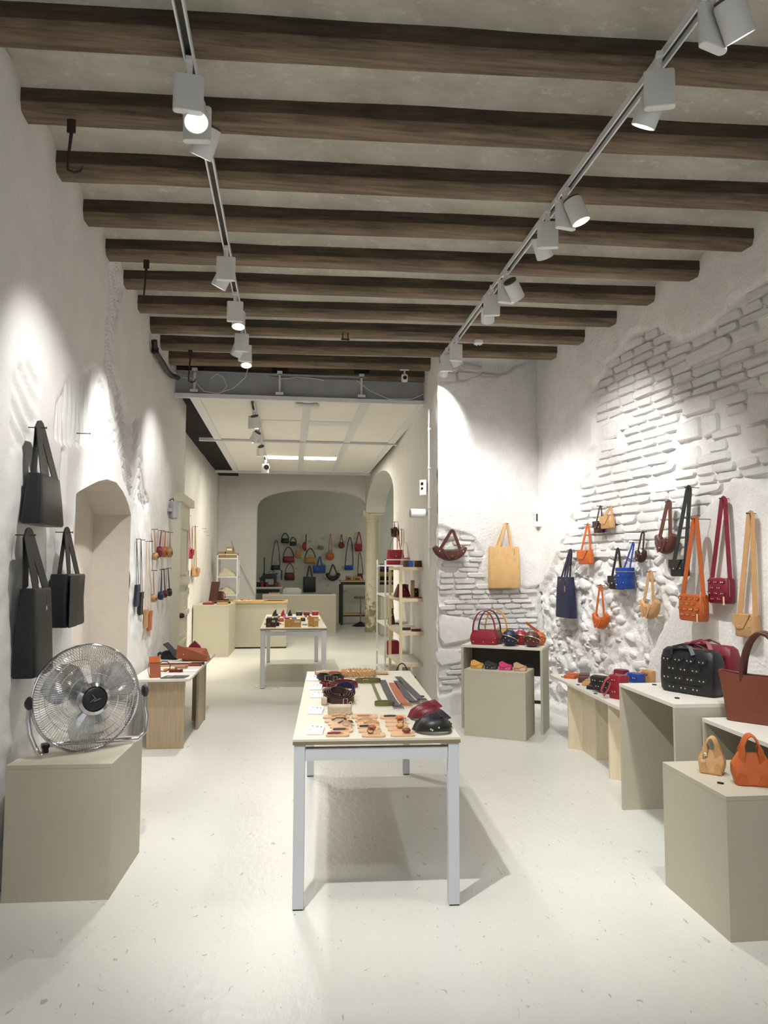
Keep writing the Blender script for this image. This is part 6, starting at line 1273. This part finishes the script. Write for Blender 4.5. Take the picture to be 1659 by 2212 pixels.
for i, (u, c, lb) in enumerate([(557, 'black', 'black thread cone at the left end of the sewing table'), (566, 'red', 'red thread cone on the sewing table'), (576, 'maroon', 'dark red thread cone beside the red one'), (602, 'rust', 'rust thread cone at the right end of the sewing table')]):
    q = thing('thread_cone', lb, 'thread', (gy(u, 1265, ysw + .05).x, ysw + .06, zsw + .0006), 0, 'thread cones on the sewing table'); MB().lathe([(.05, 0), (.05, .09), (.03, .12), (.012, .125)], 16).build('thread', LTH[c], q, True); MB().cyl((0, 0, .1255), (0, 0, .145), .01, 8).build('spool_tip', M_WHITEP, q)
# glasses case and pencilled notes on the workroom wall
x, z = WB.hit(693, 1183); t = thing('glasses_case', 'grey glasses case fixed at a slant on the workroom wall', 'case', WB.pt(x, z, .03), WB.ang, None, (0, .22, WB.ang)); MB().loft([(-.05, .15, .04), (-.045, .17, .055), (.04, .17, .05), (.05, .15, .04)], 18, 5).build('body', LTH['grey'], t, True); MB().ribbon([(-.07, -.03, .0), (.07, -.03, .0)], .006, .003, (0, 1, 0)).build('seam', M_BLACK, t)
NOTE = [(648, 1154), (692, 1151), (697, 1162), (684, 1170), (669, 1168), (614, 1177), (623, 1197), (669, 1199), (594, 1216), (640, 1227), (660, 1226), (714, 1189), (699, 1217), (730, 1233), (701, 1249), (707, 1263), (725, 1179), (743, 1169), (750, 1208), (767, 1161), (769, 1170), (690, 1254), (745, 1276)]
b = MB()
for (u, v) in NOTE:
    x, z = WB.hit(u, v)
    for k in range(random.choice((1, 2, 2))):
        w = random.uniform(.06, .10); P = []
        for i in range(14): P.append(WB.pt(x - w / 2 + w * i / 13, z - k * .03 + .008 * math.sin(i * 2.3 + u) * (1 if i % 3 else .4), .003))
        b.tube(P, .0022, 4)
wn = b.build('pencil_notes', M_INK, bpy.data.objects['wall_workroom_back']); wn['kind'] = 'stuff'
# ================================================================== FITTINGS
x, z = WC.hit(929, 1052); t = thing('motion_sensor', 'white sensor box with two black dots on the corridor wall', 'sensor', WC.pt(x - .08, z, .06), WC.ang + .9); MB().bb(-.05, .04, -.02, .02, -.09, .09).build('case', M_WHITEP, t, bevel=.008)
for zz, r in ((.045, .018), (-.01, .014)): MB().cyl((-.01, -.0205, zz), (-.01, -.024, zz), r, 14).build('eye', M_BLACK, t)
MB().bb(.045, .09, -.01, .03, -.05, .05).build('bracket', M_STEEL, t)
x, z = WC.hit(926, 1109); t = thing('wall_siren', 'white cylinder siren lying sideways on the corridor wall', 'siren', WC.pt(x, z, .10), 0.05); MB().cyl((-.11, 0, 0), (.06, 0, 0), .052, 20).build('body', M_WHITEP, t, True); MB().cyl((-.115, 0, 0), (-.1105, 0, 0), .046, 20).build('grille', M_STEEL, t, True); MB().bb(.06, .10, -.02, .02, -.02, .02).build('mount', M_WHITEP, t)
x, z0 = WC.hit(930, 885); z1 = WC.hit(930, 1225)[1]; t = thing('conduit', 'thin white pipe running down the corridor wall by the corner', 'pipe', WC.pt(x, z1, .02), WC.ang); MB().cyl((0, 0, 0), (0, 0, z0 - z1), .011, 10).build('pipe', M_WHITEP, t)
for k in range(4): MB().bb(-.016, .016, -.014, .018, (z0 - z1) * (.12 + .25 * k), (z0 - z1) * (.12 + .25 * k) + .02).build('clip', M_WHITEP, t)
x, z = WR.hit(1161, 1121, .02); t = thing('wall_sensor', 'small white sensor with a dark window beside the corner', 'sensor', WR.pt(max(.05, x), z, .03), WR.ang + .5); MB().bb(-.035, .035, -.02, .03, -.09, .09).build('case', M_WHITEP, t, bevel=.01); MB().bb(-.012, .012, -.0235, -.0202, -.03, .055).build('window', M_DARKIN, t, bevel=.003)
x, z = WL.hit(375, 1102, .06); t = thing('wall_lamp', 'grey rounded lamp fitting above the panelled door', 'lamp', WL.pt(x, z, .06), WL.ang + .75); MB().loft([(-.10, .07, .05), (-.085, .10, .07), (.085, .10, .07), (.10, .07, .05)], 20, 4).build('shade', M_STEEL, t, True); MB().bb(-.02, .02, .03, .09, -.02, .02).build('mount', M_STEEL, t); MB().tube([(0, .0, .10), (.02, .0, .13), (.12, .0, .10)], .006, 6).build('arm', M_IRON, t)
def iron_hook(label, u, vt, vb, dy):
    zt_ = 3.77; q = gz(u, vt, zt_); y = min((b - .07 + SL * (q.x + 1.34) for b in YB), key=lambda b: abs(b - q.y)); top = gy(u, vt, y); top.z = 3.772; bot = gy(u, vb, y); L = top.z - bot.z
    t = thing('iron_hook', label, 'hook', top, .0, 'iron hooks hanging from the beams')
    MB().tube([(0, 0, .01), (.0, 0, -L * .3), (-.012, 0, -L * .85), (-.01, 0, -L * .96), (.02, 0, -L), (.05, 0, -L * .97), (.06, 0, -L * .88)], [.012, .009, .006, .006, .006, .006, .004], 8).build('hook', M_IRON, t, True); MB().bb(-.02, .02, -.006, .006, -.07, .02).build('plate', M_IRON, t)
iron_hook('long rusty iron hook hanging from the second beam by the left wall', 156, 225, 372, 0)
iron_hook('thin iron hook hanging beneath the fifth beam by the left wall', 316, 578, 655, 0)
iron_hook('short black iron hook in front of the girder at the left', 411, 768, 826, 0)
p = gz(746, 722, 3.77); t = thing('iron_ring', 'small black iron bracket under a beam in the middle', 'bracket', p); MB().bb(-.03, -.02, -.01, .01, -.06, .01).bb(.02, .03, -.01, .01, -.06, .01).build('arm', M_IRON, t); MB().cyl((-.04, 0, -.05), (.04, 0, -.05), .008, 8).build('pin', M_IRON, t)
p = gz(1023, 748, 3.766); p.y = min((b - .07 + SL * (p.x + 1.34) for b in YB), key=lambda b: abs(b - p.y)); t = thing('smoke_detector', 'small white ceiling sensor between the beams on the right', 'detector', p); MB().lathe([(.02, -.045), (.045, -.03), (.05, -.004), (.05, 0)], 18).build('body', M_WHITEP, t, True); MB().lathe([(.012, -.05), (.012, -.0455)], 10).build('lens', M_BLACK, t)
p = gy(874, 815, YB[-2] - .08 + SL * 2.3); t = thing('security_camera', 'small white camera hanging above the girder on the right', 'camera', p); MB().box((0, 0, -.01), (.07, .05, .09)).build('housing', M_WHITEP, t, bevel=.015); MB().cyl((0, -.0255, -.01), (0, -.03, -.01), .022, 16).build('lens', M_BLACK, t, True); MB().cyl((0, 0, .036), (0, 0, 3.772 - p.z), .01, 10).bb(-.05, .05, -.02, .02, 3.76 - p.z, 3.772 - p.z).build('mount', M_WHITEP, t)
x0, z0 = WL.hit(333, 735, .04); t = thing('black_duct', 'black flexible duct bending down the left wall to the girder', 'duct', WL.pt(x0, z0, .05), WL.ang)
P = []
for (u, v) in [(333, 735), (335, 758), (342, 770), (352, 785), (360, 800), (370, 811), (384, 816)]:
    a, c = WL.hit(u, v, .05); P.append((a - x0, 0, c - z0))
MB().tube(P, .028, 12).build('duct', M_BLACK, t, True); MB().tube([(P[1][0], 0, P[1][2] - .02), (P[1][0], 0, P[1][2] + .03)], .034, 12).build('collar', M_BLACK, t)
for i, (pts, lb) in enumerate([([(392, 815), (415, 818), (440, 845), (470, 850), (505, 838), (530, 815), (536, 795)], 'white cable looping over the left half of the girder'), ([(600, 820), (640, 815), (680, 818), (700, 822)], 'white cable along the top of the girder in the middle'), ([(770, 822), (800, 845), (840, 862), (890, 862), (918, 850)], 'white cable sagging across the right half of the girder'), ([(456, 818), (468, 808), (482, 815), (490, 835), (480, 845)], 'thin white cable coil at the left of the girder')]):
    tag(MB().tube([gy(u, v, 8.44) for u, v in pts], .0045, 6).build('loose_cable', M_WHITEP, None, True), lb, 'cable', 'loose cables at the girder')
# bare nails on the left walls
for (w_, u0, v0, lb) in [(WL, 168, 936, 'bare nail above the middle of the left wall'), (WL2, 436, 1142, 'uppermost bare nail past the belt bags'), (WL2, 440, 1149, 'middle bare nail past the belt bags'), (WL2, 445, 1157, 'lowest bare nail past the belt bags')]:
    x, z = w_.hit(u0, v0); t = thing('wall_nail', lb, 'nail', w_.pt(x, z, .004), w_.ang, 'bare nails in the left walls'); MB().cyl((0, .012, 0), (0, -.07, 0), .003, 6).build('shank', M_IRON, t); MB().cyl((0, -.07, 0), (0, -.073, 0), .006, 8).build('nail_head', M_IRON, t)
